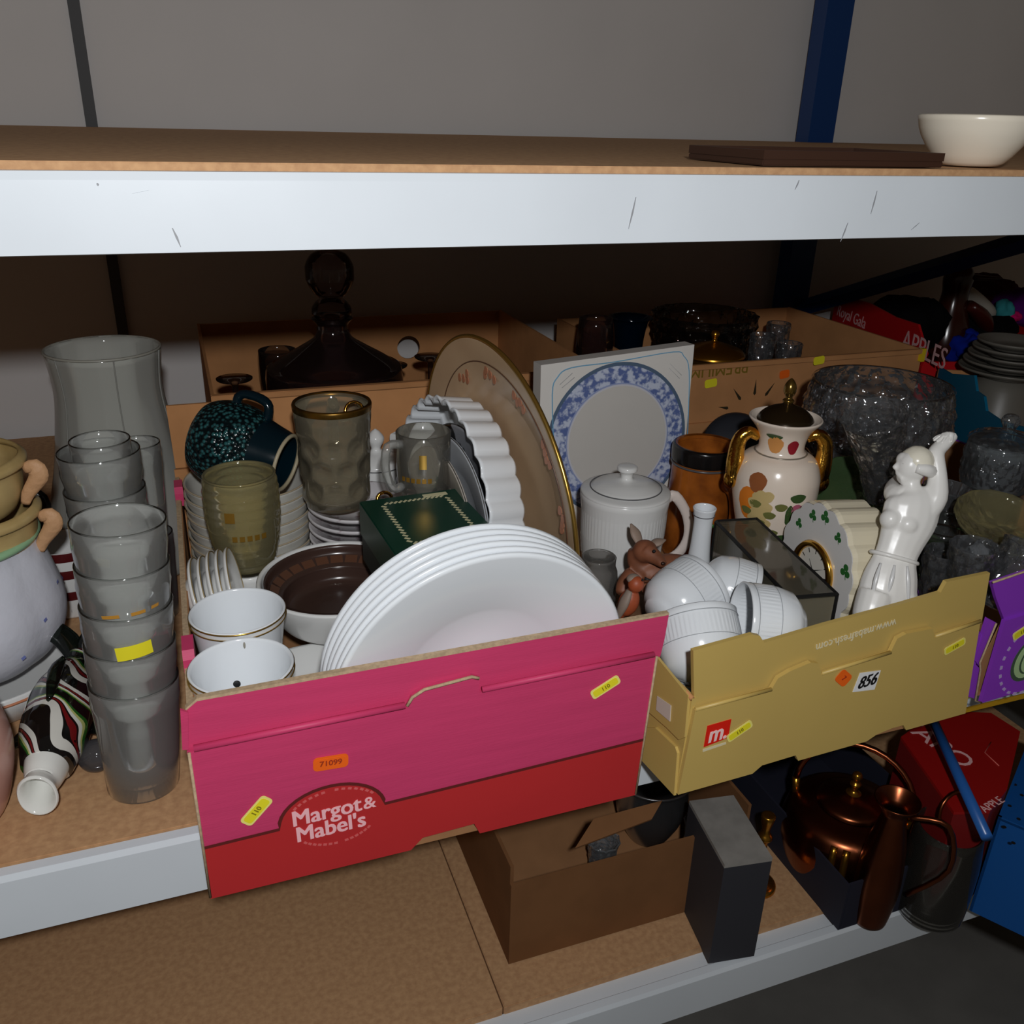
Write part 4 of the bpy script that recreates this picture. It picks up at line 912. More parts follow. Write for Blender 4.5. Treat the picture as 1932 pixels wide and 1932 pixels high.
cup('ribbed tea cup behind, its mouth open to the right', 1368, 1110, 1.10, (.72, -.42, -.22), 2.0, .042, .062)
cup('ribbed tea cup lying mouth-left beside the glass case', 1453, 1176, 1.0, (-.86, .30, .10), .6, .043, .068)
# ---- black framed glass display case
K = [az(1490, 1128, .152), az(1565, 1098, .152), az(1425, 963, .152), az(1366, 975, .152)]
kx = (K[1]-K[0]).normalized(); ky = Vector((-kx.y, kx.x, 0)); kw = .06; kl = .215; kh = .146
t = thing('display_case', 'black framed glass display case with a nature scene inside', 'display case', (K[0].x, K[0].y, .006), (0, 0, radians(-9)))
fr3 = .0028; LEAD = mat('black lead frame', (18, 18, 18), .4)
for a, b in (((0, 0), (kw, 0)), ((kw, 0), (kw, kl)), ((kw, kl), (0, kl)), ((0, kl), (0, 0))):
    for z in (fr3, kh): tube('frame_bar', [(a[0], a[1], z), (b[0], b[1], z)], fr3, LEAD, t, 4, smooth=False)
    tube('frame_bar', [(a[0], a[1], 0), (a[0], a[1], kh)], fr3, LEAD, t, 4, smooth=False)
PANE = glass('hazed case pane', (.94, .93, .89), .1, (216, 208, 184))  # haze colour paints the brownish reflection into the panes
for nm_, lo, hi in (('front_pane', (fr3, -.0008, fr3), (kw-fr3, .0008, kh-fr3)), ('rear_pane', (fr3, kl-.0008, fr3), (kw-fr3, kl+.0008, kh-fr3)), ('left_pane', (-.0008, fr3, fr3), (.0008, kl-fr3, kh-fr3)), ('right_pane', (kw-.0008, fr3, fr3), (kw+.0008, kl-fr3, kh-fr3)), ('top_pane', (fr3, fr3, kh-.0008), (kw-fr3, kl-fr3, kh+.0008))):
    boxm(nm_, lo, hi, PANE, t)
boxm('floor_plate', (.001, .001, .001), (kw-.001, kl-.001, .004), mat('moss green base', (80, 84, 50), .8, var=.3, vscale=60), t)
disp(blob('bark_piece', (kw*.42, kl*.62, .062), (.016, .022, .058), mat('orange bark', (176, 108, 58), .8, col2=(110, 64, 34), vscale=60), t), .004, 60)
for (x, y, z, c_) in ((.03, .05, .07, 'yellow'), (.02, .09, .045, 'green'), (.042, .12, .09, 'olive'), (.035, .03, .04, 'green')):
    m_ = {'yellow': mat('dried yellow flower', (200, 160, 60), .8), 'green': mat('dried green leaf', (60, 84, 40), .8), 'olive': mat('olive moth wing', (120, 104, 70), .8)}[c_]
    for s in (0, 1, 2):
        a = s*2.1+x*60; tube('dried_leaf', [(x, y, z-.02), (x+.006*cos(a), y+.006*sin(a), z), (x+.013*cos(a), y+.013*sin(a), z+.012)], [.001, .0045, .001], m_, t, 6, .3, sub=3)
    tube('stem', [(x, y, .004), (x, y, z)], .0009, mat('dried green leaf', (60, 84, 40), .8), t, 5)
# ---- ruffled shamrock clock
nc = Vector((-1, .04, .08)).normalized()
cc = at(1538, 1066, 1.16)
t = thing('shamrock_clock', 'cream ruffled china mantel clock with green shamrocks and a gilt dial', 'clock', (cc.x, cc.y, .006))
e1 = Vector((0, 0, 1)).cross(nc).normalized(); e3 = Vector((0, 0, 1)); zc = cc.z-.006
CLF = mat('clock face china', (222, 220, 218), .22); CLS = mat('cream ribbed china', (228, 218, 192), .3)
out = []
for i in range(96):
    a = 2*pi*i/96; r = .071*(1+.06*abs(sin(8*a+.4))) if sin(a) > -.75 else .071*(1+.05*abs(sin(8*a)))
    x, z = r*1.0*cos(a), r*1.12*sin(a)
    if sin(a) < -.55: x *= 1.0+.25*(-sin(a)-.55)
    out.append((x, z))
def CP(x, z, d): return e1*x+e3*(z+zc)-nc*d
zmin = min(z for x, z in out)
V = [CP(x, z, 0) for x, z in out]+[CP(x*1.03, z*1.03, .006) for x, z in out]+[CP(x*1.03, z*1.03, .066) for x, z in out]
n = 96; F = [(i, (i+1) % n, n+(i+1) % n, n+i) for i in range(n)]+[(n+i, n+(i+1) % n, 2*n+(i+1) % n, 2*n+i) for i in range(n)]+[tuple(range(3*n-1, 2*n-1, -1))]
new('ribbed_case', V, F, CLS, t, False)
prism('face', [CP(x*.995, z*.995, -.001) for x, z in out], nc, .004, CLF, t)
prism('foot', [CP(x, z, d) for x, z, d in ((-.07, zmin*1.03-.0, .004), (.07, zmin*1.03, .004), (.075, -zc+.001, .002), (-.075, -zc+.001, .002))], nc, .062, CLS, t)
def RG(name, R, r, m, cz, d):
    V, F = [], []
    for i in range(40):
        a = 2*pi*i/40
        for k in range(6):
            b = 2*pi*k/6; q = (R+r*cos(b)); V.append(CP(q*cos(a), cz+q*sin(a), d-r*sin(b)))
    for i in range(40):
        for k in range(6): F.append((i*6+k, ((i+1) % 40)*6+k, ((i+1) % 40)*6+(k+1) % 6, i*6+(k+1) % 6))
    return new(name, V, F, m, t)
RG('gilt_bezel', .036, .0048, mat('gilt bezel', (232, 182, 84), .2, 1.0), -.008, -.003)
prism('dial', [CP(.034*cos(a), -.008+.034*sin(a), -.002) for a in [2*pi*i/32 for i in range(32)]], nc, .001, mat('dial white', (220, 216, 206), .35), t)
for k in range(12):
    a = 2*pi*k/12; c_ = CP(.027*cos(a), -.008+.027*sin(a), -.0026); u = e1*cos(a)+e3*sin(a); v = e1*(-sin(a))+e3*cos(a)
    prism('hour_mark', [c_-u*.003-v*.0006, c_+u*.003-v*.0006, c_+u*.003+v*.0006, c_-u*.003+v*.0006], nc, .0003, BLACK, t)
for L_, a in ((.016, 2.2), (.023, .5)):
    u = e1*cos(a)+e3*sin(a); v = e1*(-sin(a))+e3*cos(a); c_ = CP(0, -.008, -.0032); prism('hand', [c_-v*.0008, c_+u*L_, c_+v*.0008], nc, .0003, BLACK, t)
SHM = mat('shamrock green', (42, 104, 48), .35)
for (x, z, s) in ((-.02, .062, 1), (.004, .07, 1.1), (-.045, .04, .9), (.058, .02, 1.2), (.05, -.05, 1.1), (-.055, -.045, 1), (.034, .055, .9)):
    for k in range(3):
        a = pi/2+2*pi*k/3; c_ = CP(x+.0042*s*cos(a), z+.0042*s*sin(a), -.0012)
        prism('shamrock_leaf', [c_+e1*(.0038*s*cos(b))+e3*(.0038*s*sin(b)) for b in [2*pi*i/10 for i in range(10)]], nc, .0004, SHM, t)
    c_ = CP(x, z, -.0012); prism('shamrock_stem', [c_-e1*.0006, c_+e1*.0006, c_+e1*.003-e3*.009*s, c_+e1*.002-e3*.009*s], nc, .0004, SHM, t)
# ---- cream vase with gilded handles and flowers
vb = at(1452, 985, 1.29)
t = thing('floral_vase', 'cream lidded vase with gilded handles, fruit and roses', 'vase', (vb.x, vb.y, .006))
vt = at(1480, 770, 1.265).z-.006
s_ = vt/.27
VP = cr([(.030, 0), (.036, .006), (.031, .02), (.034, .06), (.047, .11), (.0585, .16), (.059, .188), (.05, .213), (.034, .223), (.031, .234), (.036, .252), (.049, .268), (.0495, .27)], 4)
VP = [(r*1.0, z*s_) for r, z in VP]
VAS = mat('ivory vase glaze', (238, 222, 206), .2)
lathe('body', shell(VP, .003), VAS, t, 64)
ring('shoulder_line', .0352, .0012, .2225*s_, mat('grey gilt line', (150, 140, 126), .3, .3), t)
lathe('lid', cr([(.038, .268*s_), (.035, .273*s_), (.025, .281*s_), (.012, .286*s_), (.006, .289*s_)], 3), mat('black gilt lid', (50, 38, 22), .2, .5), t, 40)
lathe('finial', cr([(.006, .289*s_), (.008, .293*s_), (.0045, .297*s_), (.0085, .305*s_), (.0075, .314*s_), (.003, .321*s_), (0, .323*s_)], 3), mat('antique gold', (150, 120, 60), .2, .9), t, 20)
hd = Vector((.92, -.39, 0))
for s in (-1, 1):
    d = hd*s
    tube('handle', [d*.033+Vector((0, 0, .240*s_)), d*.046+Vector((0, 0, .247*s_)), d*.058+Vector((0, 0, .238*s_)), d*.061+Vector((0, 0, .218*s_)), d*.060+Vector((0, 0, .198*s_)), d*.060+Vector((0, 0, .178*s_))], [.005, .008, .0095, .0105, .012, .010], GOLDB, t, 12, 1.1, sub=4)
    blob('handle_scroll', d*.063+Vector((0, 0, .180*s_)), (.011, .011, .014), GOLDB, t)
def vrad(z):
    z = min(max(z, VP[0][1]), VP[-1][1])
    for p, q in zip(VP, VP[1:]):
        if p[1] <= z <= q[1] and q[1] > p[1]: return p[0]+(q[0]-p[0])*(z-p[1])/(q[1]-p[1])
    return VP[-1][0]
def dec(a, z, w, h, m, name, S=1.3):
    z *= s_; w *= S; h *= S; V = []; F = []; n_ = 14
    def pt(u, v):
        zz = z+v; r = vrad(zz)+.0007+.0002*len(t.children)/40; b = a+u/r; return (r*cos(b), r*sin(b), zz)
    V.append(pt(0, 0))
    for f_ in (.5, 1.0):
        for i_ in range(n_):
            b = 2*pi*i_/n_; k_ = 1+.12*sin(3*b); V.append(pt(w*f_*cos(b)*k_, h*f_*sin(b)))
    for i_ in range(n_):
        i2 = (i_+1) % n_; F.append((0, 1+i_, 1+i2)); F.append((1+i_, 1+n_+i_, 1+n_+i2, 1+i2))
    return new(name, V, F, m, t)
view = math.atan2(CAM.y-vb.y, CAM.x-vb.x)
OR = mat('orange fruit print', (222, 124, 30), .3); OR2 = mat('peach fruit print', (216, 150, 84), .3); GRP = mat('grape print', (200, 176, 120), .3); LEAF = mat('olive leaf print', (110, 112, 60), .35); ROSE = mat('crimson rose print', (150, 30, 44), .3); ROSE2 = mat('mauve rose print', (180, 96, 120), .3); GLF = mat('dark leaf print', (58, 84, 44), .35)
dec(view-.62, .160, .0115, .019, OR, 'fruit_decal'); dec(view-.42, .192, .010, .011, mat('brown fruit print', (150, 88, 50), .3), 'fruit_decal')
random.seed(3)
for k in range(20): dec(view-.46+.085*(k % 5)+.02*random.random(), .122+.0125*(k//4)+.004*(k % 2), .0058, .0062, GRP, 'grape_decal')
for k in range(9): dec(view-.75+.12*k, .108+.022*((k*3) % 5)/1.6, .0065, .0045, LEAF, 'leaf_decal')
dec(view+.58, .152, .0085, .013, ROSE2, 'rose_decal'); dec(view+.42, .152, .004, .012, GLF, 'leaf_decal'); dec(view+.58, .176, .009, .005, GLF, 'leaf_decal'); dec(view+.72, .136, .006, .004, GLF, 'leaf_decal')
dec(view+.22, .096, .012, .013, ROSE, 'rose_decal'); dec(view+.5, .098, .009, .010, OR2, 'rose_decal'); dec(view+.12, .084, .008, .007, ROSE2, 'rose_decal'); dec(view+.0, .092, .007, .005, GLF, 'leaf_decal'); dec(view+.4, .115, .009, .004, GLF, 'leaf_decal')
dec(view-.25, .240, .0085, .0095, OR2, 'fruit_decal'); dec(view-.3, .252, .009, .003, GLF, 'leaf_decal'); dec(view+.5, .238, .006, .008, ROSE, 'rose_decal')
# ---- white figurine of a woman, arms raised
FIG = mat('ivory white porcelain', (240, 238, 234), .3)
fg = at(1655, 1160, 1.04)
D0 = 1.075
t = thing('woman_figurine', 'white porcelain figurine of a woman with one arm raised', 'figurine', (fg.x+.01, fg.y+.01, .006)); t['wf'] = 1
def W(px, py, dt=0.0): return at(px, py, D0+dt)-t.location
UPV = F_
LF1 = W(1636, 1190, -.008); LF1 = Vector((LF1.x+.004, LF1.y+.03, .02)); LF2 = W(1698, 1190, .004); LF2 = Vector((LF2.x-.012, LF2.y+.026, .02))
pts = {10: W(1797, 821, .004)}
prims = [limb([W(1668, 1150), W(1674, 1118), W(1681, 1085), W(1690, 1050), W(1702, 1018), W(1714, 985), W(1721, 955), W(1722, 934), W(1720, 922)], [.030, .0345, .032, .0255, .0275, .0325, .0335, .027, .014], .62, UPV),
  limb([W(1720, 930), W(1719, 915), W(1718, 898)], [.0125, .0105, .0105]),
  limb([W(1748, 965, -.004), W(1765, 938, -.006), W(1769, 898, -.006), W(1765, 862, -.004), W(1770, 848, -.002), W(1784, 835, 0), W(1799, 821, .004)], [.014, .0140, .0108, .0102, .0092, .0080, .0062]),
  limb([W(1700, 940, .006), W(1687, 930, .016), W(1690, 915, .04), W(1712, 895, .06)], [.016, .0125, .010, .008]),
  ell(W(1680, 980, -.006), (.0125, .0125, .013)), ell(W(1712, 990, -.009), (.0145, .0135, .0145)),
  limb([W(1652, 1120, -.004), W(1640, 1160, -.008), W(1636, 1190, -.008), LF1], [.021, .0195, .0165, .012]),
  limb([W(1692, 1115, .004), W(1700, 1155, .004), W(1698, 1190, .004), LF2], [.022, .0215, .018, .012])]
hc = W(1720, 881, -.002)
hr_ = R_*1.0
prims += [ell(hc, (.0185, .0165, .021)), limb([hc-hr_*.012+U_*.004, hc-hr_*.0225-U_*.0015], [.006, .0025]), limb([hc-hr_*.004-U_*.010, hc-hr_*.0155-U_*.0155], [.010, .006]), ell(hc-hr_*.009+U_*.008, (.0085, .0105, .010)), ell(hc-hr_*.0165-U_*.0075, (.0032, .004, .0022))]
organic('body', prims, .0017, 4, FIG, t)
hair = blob('hair', hc+hr_*.006+U_*.007+F_*(-.001), (.0195, .0195, .0185), mat('creamy porcelain hair', (240, 234, 216), .25), t, .0008, 160)
tube('hair_roll', [hc-hr_*.002-U_*.002-F_*.016, hc+hr_*.010-U_*.004-F_*.015, hc+hr_*.019-U_*.006-F_*.008, hc+hr_*.020-U_*.006+F_*.006], [.0055, .0078, .0078, .005], FIG, t, 10, sub=4)
blob('eye', hc-hr_*.0135+U_*.0035-F_*.0095, (.0018, .0018, .001), mat('soft grey glaze', (176, 172, 168), .3), t, seg=8)
# hand bent back at the wrist, five fingers
pw_ = pts[10]
palm = skin('hand', [pw_, pw_+Vector((-.006, -.001, .003)), pw_+Vector((-.012, -.002, .001)),
   pw_+Vector((-.018, -.006, -.002)), pw_+Vector((-.023, -.008, -.006)), pw_+Vector((-.019, -.002, -.001)), pw_+Vector((-.026, -.003, -.005)), pw_+Vector((-.019, .002, -.001)), pw_+Vector((-.025, .003, -.006)), pw_+Vector((-.017, .006, -.002)), pw_+Vector((-.021, .008, -.006)), pw_+Vector((-.008, -.008, -.001)), pw_+Vector((-.013, -.012, -.004))],
   [(0, 1), (1, 2), (2, 3), (3, 4), (2, 5), (5, 6), (2, 7), (7, 8), (2, 9), (9, 10), (1, 11), (11, 12)], [.0055, .0058, .005, .0021, .0016, .0022, .0016, .0022, .0016, .0019, .0014, .0022, .0016], FIG, t, 2, 0)
# wrap skirt edge: waistband and folds over the hips
wb = W(1687, 1052)
tube('waistband', [wb+R_*(.0268*cos(a))+F_*(.0175*sin(a))+U_*(-.0075*cos(a)) for a in [2*pi*i/32 for i in range(33)]], .0026, FIG, t, 8)
for (a, b, c) in (((1662, 1062), (1652, 1095), (1644, 1135)), ((1688, 1066), (1682, 1095), (1672, 1128)), ((1712, 1068), (1714, 1100), (1714, 1142))):
    tube('skirt_fold', [W(*a, -.0185), W(*b, -.0205), W(*c, -.0185)], [.0012, .0028, .0012], mat('grey white porcelain', (222, 222, 222), .25), t, 8, .6, sub=4)
f1_, f2_ = LF1, LF2
lathe('plinth', cr([(.05, 0), (.052, .006), (.046, .014), (.001, .016)], 3), FIG, t, 36).location = ((f1_.x+f2_.x)/2, (f1_.y+f2_.y)/2, 0)
for p_ in (f1_, f2_):
    if p_.z > .012: tube('ankle', [p_, Vector((p_.x, p_.y, .012))], [.0115, .0105], FIG, t, 12)
# ---- green pressed glass plates behind the clock
gpn = Vector((-.3, -.8, .5)).normalized()
for k, (px, py, tt, lab) in enumerate(((1598, 975, 1.33, 'green pressed glass plate leaning behind the shamrock clock'), (1712, 1095, 1.25, 'green pressed glass plate behind the woman figurine'))):
    c_ = at(px, py, tt); t = thing('green_plate', lab, 'plate', c_, facing(gpn))
    lathe('body', plate_prof((.088, .07)[k], .014, .004), GREENG, t, 48, lambda r, z, a: (r*(1+(.02*abs(sin(10*a)) if r > .06 else 0)), z))

# ================================================================ crystal and glass in the purple carton
def cutwarp(nd, amp, zs):
    def f(r, z, a):
        if r < .012: return (r, z)
        u = abs(((a*nd/(2*pi)+z*zs) % 1)-.5)*2; v = abs(((a*nd/(2*pi)-z*zs) % 1)-.5)*2
        return (r*(1+amp*(u*v)-amp*.4), z)
    return f
def dense(prof, step=.0035):
    out = [prof[0]]
    for a, b in zip(prof, prof[1:]):
        n = max(1, int(sqrt((a[0]-b[0])**2+(a[1]-b[1])**2)/step))
        for i in range(1, n+1): out.append((a[0]+(b[0]-a[0])*i/n, a[1]+(b[1]-a[1])*i/n))
    return out
def crystal(name, label, cat, prof, loc, rot=None, nd=16, amp=.07, zs=26, th=.004, segs=96, m=CRYST, group=None):
    t = thing(name, label, cat, loc, rot, group)
    lathe('body', shell(dense(prof), th), m, t, segs, cutwarp(nd, amp, zs), False)
    return t
cbv = at(1665, 722, 1.38)
t = crystal('crystal_bowl', 'large round cut crystal bowl on a pedestal, above the other glass', 'bowl', cr([(.012, .14), (.05, .144), (.088, .162), (.110, .20), (.113, .23), (.108, .265), (.102, .287)], 4), (cbv.x, cbv.y, cbv.z-.287), None, 20, .06, 22)
lathe('pedestal', cr([(.055, 0), (.05, .008), (.016, .03), (.012, .08), (.018, .13), (.03, .142)], 4), CRYST, t, 48, cutwarp(12, .1, 20), False)
lathe('rim', [(.1015, .286), (.103, .289), (.105, .286)], CLEAR, t, 96)
va = Vector((-.45, -.1, 1)).normalized(); vbs = at(1668, 935, 1.22)
crystal('crystal_vase', 'cut crystal vase tilting left in front of the big bowl', 'vase', cr([(.022, 0), (.026, .006), (.028, .05), (.034, .1), (.042, .135)], 4), vbs, facing(va), 10, .1, 14)
crystal('crystal_tumbler', 'cut crystal tumbler left of the tilting vase, behind the floral vase', 'glass', cr([(.024, 0), (.028, .004), (.031, .06), (.033, .085)], 3), (.908, .33, .008), None, 12, .08, 22)
jv = at(1897, 835, 1.28)
t = thing('glass_jar', 'tall clear glass jar with a cut shoulder at the right edge', 'jar', (jv.x, jv.y, .008))
hj = jv.z-.008
lathe('body', shell(cr([(.034, 0), (.04, .004), (.042, hj*.45), (.042, hj*.7), (.048, hj*.74), (.049, hj*.95), (.047, hj)], 4), .003), glass('jar glass', (.86, .88, .88), .08, (190, 196, 200)), t, 48)
lathe('cut_collar', dense([(.0485, hj*.76), (.0505, hj*.80), (.0505, hj*.94), (.0485, hj*.96)]), CRYST, t, 96, cutwarp(24, .05, 30), False)
lathe('lid', cr([(.05, hj+.001), (.046, hj+.008), (.02, hj+.016), (.008, hj+.02), (.013, hj+.032), (.008, hj+.041), (0, hj+.042)], 3), CRYST, t, 40, cutwarp(16, .06, 30), False)
av = at(1885, 985, 1.16)
t = thing('honey_glass_dish', 'shallow straw coloured cut glass dish tipped at the right edge', 'dish', (av.x, av.y, av.z-.02), facing(Vector((-.1, -.35, 1))))
lathe('body', shell(dense(cr([(.02, 0), (.03, .003), (.05, .012), (.062, .026)], 4)), .004), glass('straw cut glass', (.78, .75, .62), .14, (176, 168, 130), rough=.04, bump=.7, bscale=60), t, 72, cutwarp(14, .04, 14))
gv = at(1778, 1015, 1.21)
t = thing('wide_goblet', 'wide clear goblet beside the woman figurine', 'goblet', (gv.x, gv.y, .008))
lathe('bowl', shell(cr([(.006, .09), (.03, .1), (.043, .13), (.045, .16), (.043, gv.z-.006)], 4), .002), CLEAR, t, 48)
lathe('stem', cr([(.034, 0), (.032, .003), (.007, .01), (.005, .05), (.006, .092)], 4), CLEAR, t, 32)
gv2 = at(1786, 930, 1.27)
crystal('crystal_jug', 'cut crystal jug behind the raised arm of the woman figurine', 'jug', cr([(.028, 0), (.033, .006), (.039, .06), (.034, .12), (.029, .16), (.034, gv2.z)], 3), (gv2.x, gv2.y, .008), None, 14, .09, 20)
sv = at(1858, 1046, 1.11)
t = thing('crystal_stopper', 'round cut crystal decanter stopper below the straw dish', 'stopper', sv, facing(Vector((-.3, -.9, .5))))
lathe('head', dense(cr([(0, -.012), (.014, -.01), (.0195, 0), (.014, .009), (.006, .011), (0, .0115)], 3), .003), glass('bright crystal', (.8, .82, .84), .12, (214, 218, 222), bump=.6, bscale=120), t, 24, cutwarp(8, .16, 60), False)
lathe('plug', [(.006, -.012), (.007, -.03), (0, -.031)], CRYST, t, 16)
random.seed(11)
spots = [(1830, 1075, 1.10), (1890, 1072, 1.10), (1778, 1088, 1.135)]
wh = ['in front of the stopper by the purple flap', 'behind the purple flap at the right edge', 'below the wide goblet']
for (px, py, tt), w_ in zip(spots, wh):
    c_ = at(px, py, tt); z0 = .008; h = max(.05, min(.085, c_.z-z0+.02)); zz = max(z0, c_.z-h*.6)
    crystal('crystal_glass', 'small cut crystal glass '+w_, 'glass', cr([(.018, 0), (.022, .004), (.026, h*.5), (.029, h)], 3), (c_.x, c_.y, zz), facing(Vector((random.uniform(-.4, .4), random.uniform(-.4, .3), 1))), 10, .1, 28, .003, 60, CRYST, None)
# dark lid leaning behind the tankard
t = thing('serving_dome', 'dark grey serving dome behind the brown tankard', 'dome', at(1392, 845, 1.52), facing(Vector((-.2, -.75, .5))))
lathe('shell', cr([(.062, -.004), (.062, .002), (.05, .016), (.025, .024), (0, .026)], 4), mat('dark grey enamel', (44, 46, 52), .35), t, 48)

# ================================================================ cartons at the back of the shelf
def carton(name, label, x0, x1, y0, y1, h, m, lining=KRAFTD, hb=None):
    t = thing(name, label, 'carton', ((x0+x1)/2, (y0+y1)/2, .001)); t['wf'] = 1
    hb = hb or h
    boxm('front_wall', (x0, y0, .002), (x1, y0+.005, h), m, t, 0, True)
    boxm('left_wall', (x0, y0+.005, .002), (x0+.005, y1-.005, h), m, t, 0, True); boxm('right_wall', (x1-.005, y0+.005, .002), (x1, y1-.005, h), m, t, 0, True)
    boxm('base', (x0+.005, y0+.005, .002), (x1-.005, y1-.005, .006), lining, t, 0, True)
    return t
bl = carton('brown_carton', 'brown cardboard carton holding the decanter and upturned glasses', .028, .69, .66, 1.2, .248, KRAFT)
hx, hz, hr = .472, .173, .026
for s in (-1, 1):
    arc = [Vector((hx+s*hr*cos(a), 1.195, hz+hr*sin(a))) for a in [pi/2-pi*i/14 for i in range(15)]]
    xe = .028+.005 if s < 0 else .685
    P = [Vector((hx, 1.195, .246)), *arc, Vector((hx, 1.195, .002)), Vector((xe, 1.195, .002)), Vector((xe, 1.195, .246))]
    prism('back_wall', P, (0, -1, 0), .005, KRAFT, bl, True)
boxm('fold_lip', (.028, .652, .236), (.69, .6598, .2485), KRAFT, bl, .001, True)
sticker('price_label', bl, frame(ay(518, 766, .6585), (cos(.75), 0, sin(.75)), (0, -1, 0)), .038, .017, STICKY, None, None, None)
# decanter
dc = at(630, 520, 1.5)
t = thing('decanter', 'smoky glass ship decanter with a large ball stopper', 'decanter', (dc.x-.004, dc.y+.02, .008))
zs_ = dc.z-.008
lathe('body', shell(cr([(.10, 0), (.115, .006), (.12, .05), (.12, .215), (.105, .24), (.06, .268), (.034, .285), (.027, .30), (.027, zs_-.085), (.036, zs_-.075)], 5), .004), DARKG, t, 56)
lathe('stopper', cr([(.018, zs_-.1), (.02, zs_-.074), (.032, zs_-.07), (.034, zs_-.058), (.026, zs_-.046), (.02, zs_-.04), (.030, zs_-.03), (.041, zs_-.008), (.041, zs_+.012), (.03, zs_+.032), (.012, zs_+.040), (0, zs_+.041)], 5), DARKG, t, 48)
# upturned stemmed glasses
def stem(label, px, py, y, s=1.0, up=False):
    p = ay(px, py, y); h = max(.1, p.z-.008)
    t = thing('stemmed_glass', label, 'glass', (p.x, p.y, .008), None, 'stemmed glasses in the brown carton')
    hb_ = h*.55
    SG = glass('smoke tinted glass', (.6, .57, .56), .05, (96, 80, 76))
    if up:
        lathe('bowl', shell(cr([(.012, h*.45), (.03, h*.55), (.037, h*.8), (.036, h)], 3), .002), SG, t, 36); lathe('stem', cr([(.034, 0), (.03, .004), (.006, .012), (.005, h*.4), (.012, h*.46)], 3), SG, t, 28)
    else:
        lathe('bowl', cr([(.035*s, 0), (.037*s, hb_*.35), (.028*s, hb_*.8), (.008, hb_)], 4), SG, t, 36)
        lathe('stem', cr([(.008, hb_), (.0055, hb_+.01), (.009, h*.7), (.005, h*.8), (.006, h-.012), (.028*s, h-.004), (.031*s, h)], 3)+[(0, h+.0005)], SG, t, 36)
    return t
stem('upturned stemmed glass just right of the decanter neck', 665, 655, 1.03); stem('upturned stemmed glass below the round hand hole', 738, 688, .9); stem('upturned stemmed glass beside the tan platter', 812, 672, .9); stem('upturned stemmed glass at the left end of the brown carton', 442, 713, .84); stem('upright stemmed glass left of the decanter neck', 523, 660, 1.0, 1, True)
# right brown carton, PREMIUM print
br = carton('brown_carton', 'brown cardboard carton with inverted lettering holding brass and crystal', .785, 1.40, .64, 1.09, .246, KRAFT)
boxm('back_wall', (.79, 1.085, .002), (1.395, 1.09, .244), KRAFT, br, 0, True)
boxm('fold_lip', (.785, .632, .238), (1.40, .6398, .2475), KRAFT, br, .001, True)
boxm('front_lower_flap', (.795, .634, .004), (1.39, .6395, .135), KRAFT, br, .001, True)
boxm('end_tape', (1.392, .6315, .222), (1.4012, .6402, .248), mat('yellow tape', (220, 190, 30), .5), br, 0, True)
OLI = mat('olive outline print', (128, 104, 26), .6)
text_mesh('inverted_lettering', 'PREMIUM', .034, OLI, br, frame(ay(1358, 696, .6392)-br.location, (-1, 0, -.03), (0, -1, 0)), bold=0, sx=.9)
for (a, b) in (((1384, 733), (1396, 752)), ((1427, 716), (1424, 742)), ((1462, 722), (1446, 744)), ((1355, 768), (1372, 770)), ((1500, 745), (1480, 760))):
    A_, B_ = ay(*a, .639), ay(*b, .639); w = (B_-A_).cross(Vector((0, -1, 0))).normalized()*.003
    prism('splash_mark', [A_, B_+w, B_*1.0+(B_-A_)*.15, B_-w], (0, -1, 0), .0006, mat('dark olive ink', (48, 40, 20), .6), br, True)
for p, m_, w in (((1341, 723), STICKY, .026), ((1545, 680), STICKY, .025), ((1480, 706), STICKO, .022)):
    sticker('price_label', br, frame(ay(*p, .6315 if p[1] < 700 else .6385), (1, 0, .12), (0, -1, 0)), w, .016, m_, None, None, None)
# brass lidded dish
p = ay(1345, 670, .73)
t = thing('brass_dish', 'brass lidded dish with a ball knob in the brown carton', 'dish', (p.x, p.y, .008)); hh = p.z-.008
BRASS = mat('aged brass', (196, 140, 50), .25, .95)
lathe('body', shell(cr([(.03, 0), (.035, .005), (.05, hh*.5), (.058, hh-.004), (.06, hh)], 3), .003), BRASS, t, 48)
lathe('lid', cr([(.062, hh+.001), (.06, hh+.006), (.05, hh+.014), (.02, hh+.024), (.006, hh+.028), (.005, hh+.034), (.0085, hh+.040), (.006, hh+.047), (0, hh+.049)], 4), BRASS, t, 48)
p = ay(1190, 598, .86)
t = thing('blue_goblet', 'dark blue glass goblet in the brown carton', 'goblet', (p.x, p.y, .008)); h = p.z-.008
BLG = glass('deep blue glass', (.06, .16, .26), .12, (10, 50, 80))
lathe('bowl', shell(cr([(.01, h-.09), (.026, h-.075), (.03, h-.04), (.036, h-.008), (.045, h)], 4), .003), BLG, t, 40); lathe('stem', cr([(.038, 0), (.034, .004), (.008, .015), (.007, h-.11), (.012, h-.088)], 3), BLG, t, 32)
p = ay(1330, 592, .92)
crystal('glass_bowl', 'large dark cut glass bowl behind the brass dish', 'bowl', cr([(.05, 0), (.06, .005), (.09, .12), (.115, p.z-.008)], 3), (p.x, p.y, .008), None, 18, .06, 20, .004, 72, glass('dim cut glass', (.55, .54, .53), .02, (90, 86, 84), rough=.04, bump=.8, bscale=60))
for k, (px, py, yy) in enumerate(((1440, 632, .80), (1490, 648, .78), (1470, 610, .92))):
    p = ay(px, py, yy); crystal('crystal_glass', ('crystal tumbler beside the brass dish knob', 'crystal tumbler nearest the right end of the brown carton', 'crystal tumbler at the rear of the brown carton')[k], 'glass', cr([(.018, 0), (.02, .004), (.024, p.z*.6), (.027, p.z-.008)], 3), (p.x, p.y, .008), None, 12, .08, 24)
p = ay(1125, 600, .8)
